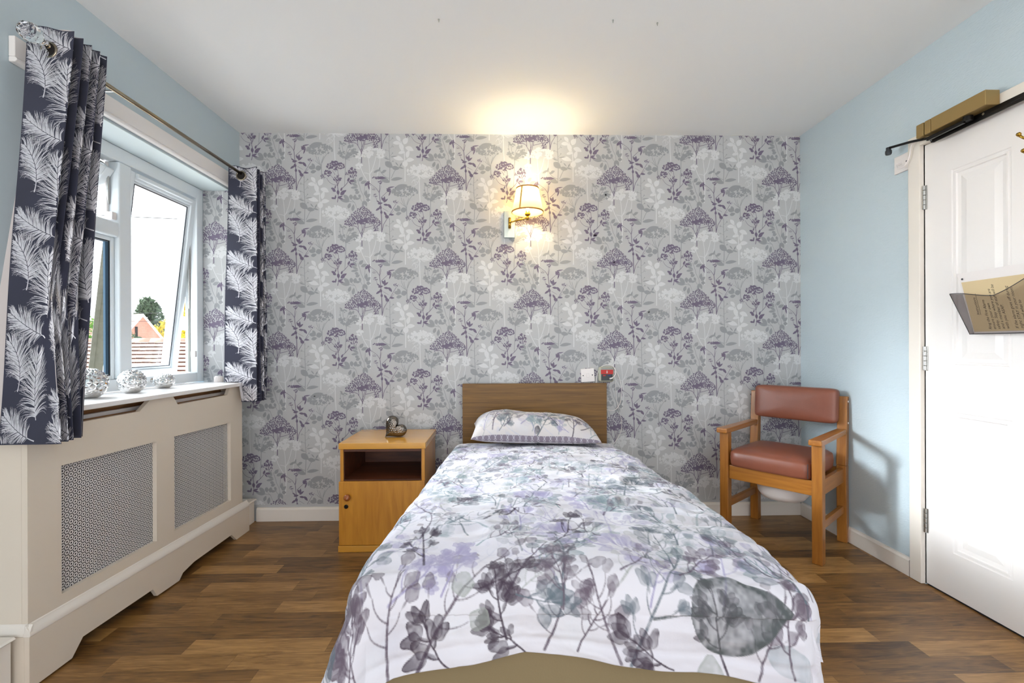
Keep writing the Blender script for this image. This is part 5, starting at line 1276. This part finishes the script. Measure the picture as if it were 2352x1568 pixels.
def cushion(name, x0, x1, y0, y1, z0, z1, crown, tilt=0.0, vertical=False, seam=True):
    n1, n2 = 34, 26; sx_, sy_ = (x1 - x0) / 2, (y1 - y0) / 2; V = []; F = []
    a = np.linspace(-1, 1, n1); b = np.linspace(-1, 1, n2); m = LMB(); h = (z1 - z0)
    def row(q, z, infl): return [(q[0], q[1], z)]
    import itertools
    ringp = []
    pts2 = []
    nseg = 84
    def sup(t, k=9.0):
        c, s = math.cos(t), math.sin(t); return (math.copysign(abs(c) ** (2 / k), c), math.copysign(abs(s) ** (2 / k), s))
    levels = [(0.0, .955), (.02, .985), (.15, 1.0), (.5, 1.012), (.84, 1.0), (.93, .985), (.975, .96)]
    R_ = [(z0 + h * l * .86, s) for l, s in levels]
    for q in (.9, .8, .65, .5, .33, .17): R_.append((z0 + h * .86 + crown * (1 - q ** 3) + h * .02, q))
    vs = []
    for z, s in R_:
        for i in range(nseg):
            c = sup(2 * PI * i / nseg); vs.append((sx_ * c[0] * s, sy_ * c[1] * s, z))
    fs = [(j * nseg + i, j * nseg + (i + 1) % nseg, (j + 1) * nseg + (i + 1) % nseg, (j + 1) * nseg + i) for j in range(len(R_) - 1) for i in range(nseg)]
    fs += [tuple(range((len(R_) - 1) * nseg, len(R_) * nseg)), tuple(reversed(range(nseg)))]
    if vertical:   # z axis -> -y (front), local y -> z
        vs = [((x0 + x1) / 2 + x, y1 - z, (tilt) + y) for x, y, z in vs]
    else: vs = [((x0 + x1) / 2 + x, (y0 + y1) / 2 + y, z) for x, y, z in vs]
    m.add(vs, fs); return m
m = cushion('seat', -hw + lg + .001, hw - lg - .001, -hd - .035, hd - lg + .01, .406, .505, .022)
seat = m.build('seat_cushion', M['leather'], ch, smooth=True)
seat.data.shade_auto_smooth(angle=R(50)) if hasattr(seat.data, 'shade_auto_smooth') else None
# back cushion: thickness 60 mm, tilted with the posts
bm_ = LMB(); sx_, sz_ = hw - .012, .0955; th_ = .062; nseg = 84; vs = []
def sup(t, k=12.0):
    c, s = math.cos(t), math.sin(t); return (math.copysign(abs(c) ** (2 / k), c), math.copysign(abs(s) ** (2 / k), s))
Rg = [(0.0, .97), (.004, .995), (.02, 1.0), (.035, 1.0), (.046, .985), (.052, .955), (.056, .9), (.060, .8), (.064, .62), (.066, .4), (.067, .2)]
for dpt_, s in Rg:
    for i in range(nseg):
        c = sup(2 * PI * i / nseg); z_ = sz_ * c[1] * (1 - (1 - s)); x__ = sx_ * c[0] * s
        vs.append((x__, hd + .012 + .08 * (z_ + .0) - dpt_, .738 + z_))
fs = [(j * nseg + i, j * nseg + (i + 1) % nseg, (j + 1) * nseg + (i + 1) % nseg, (j + 1) * nseg + i) for j in range(len(Rg) - 1) for i in range(nseg)]
fs += [tuple(range((len(Rg) - 1) * nseg, len(Rg) * nseg)), tuple(reversed(range(nseg)))]
bm_.add(vs, fs); bm_.build('back_cushion', M['leather'], ch, smooth=True)
m = LMB(); x_ = hw - lg - .012; m.tube([(x_, -hd - .0345, .415), (x_, -hd - .0345, .488)], .0016, 6); m.build('zip', M['plastic_dark'], ch)
m = LMB(); m.lathe([(0, 0), (.07, 0), (.105, .012), (.125, .04), (.135, .10), (.14, .115), (.0, .115)], (0, 0.0, .222), 'z', 36); m.build('commode_pan', M['plastic'], ch, smooth=True)

# tiny ceiling screws
for (x_, y_, lb) in ((-.249, 1.892, 'leftmost'), (.458, 1.885, 'middle'), (.644, 1.898, 'rightmost')):
    m = MB(); m.lathe([(0, 0), (.004, 0), (.003, -.004), (.0012, -.012), (0, -.012)], (x_, y_, H - .0005), 'z', 8)
    tag(m.build('ceiling_screw', M['plastic_grey'], None), 'tiny %s of three screws left in the white ceiling' % lb, 'screw', 'screws in the ceiling')
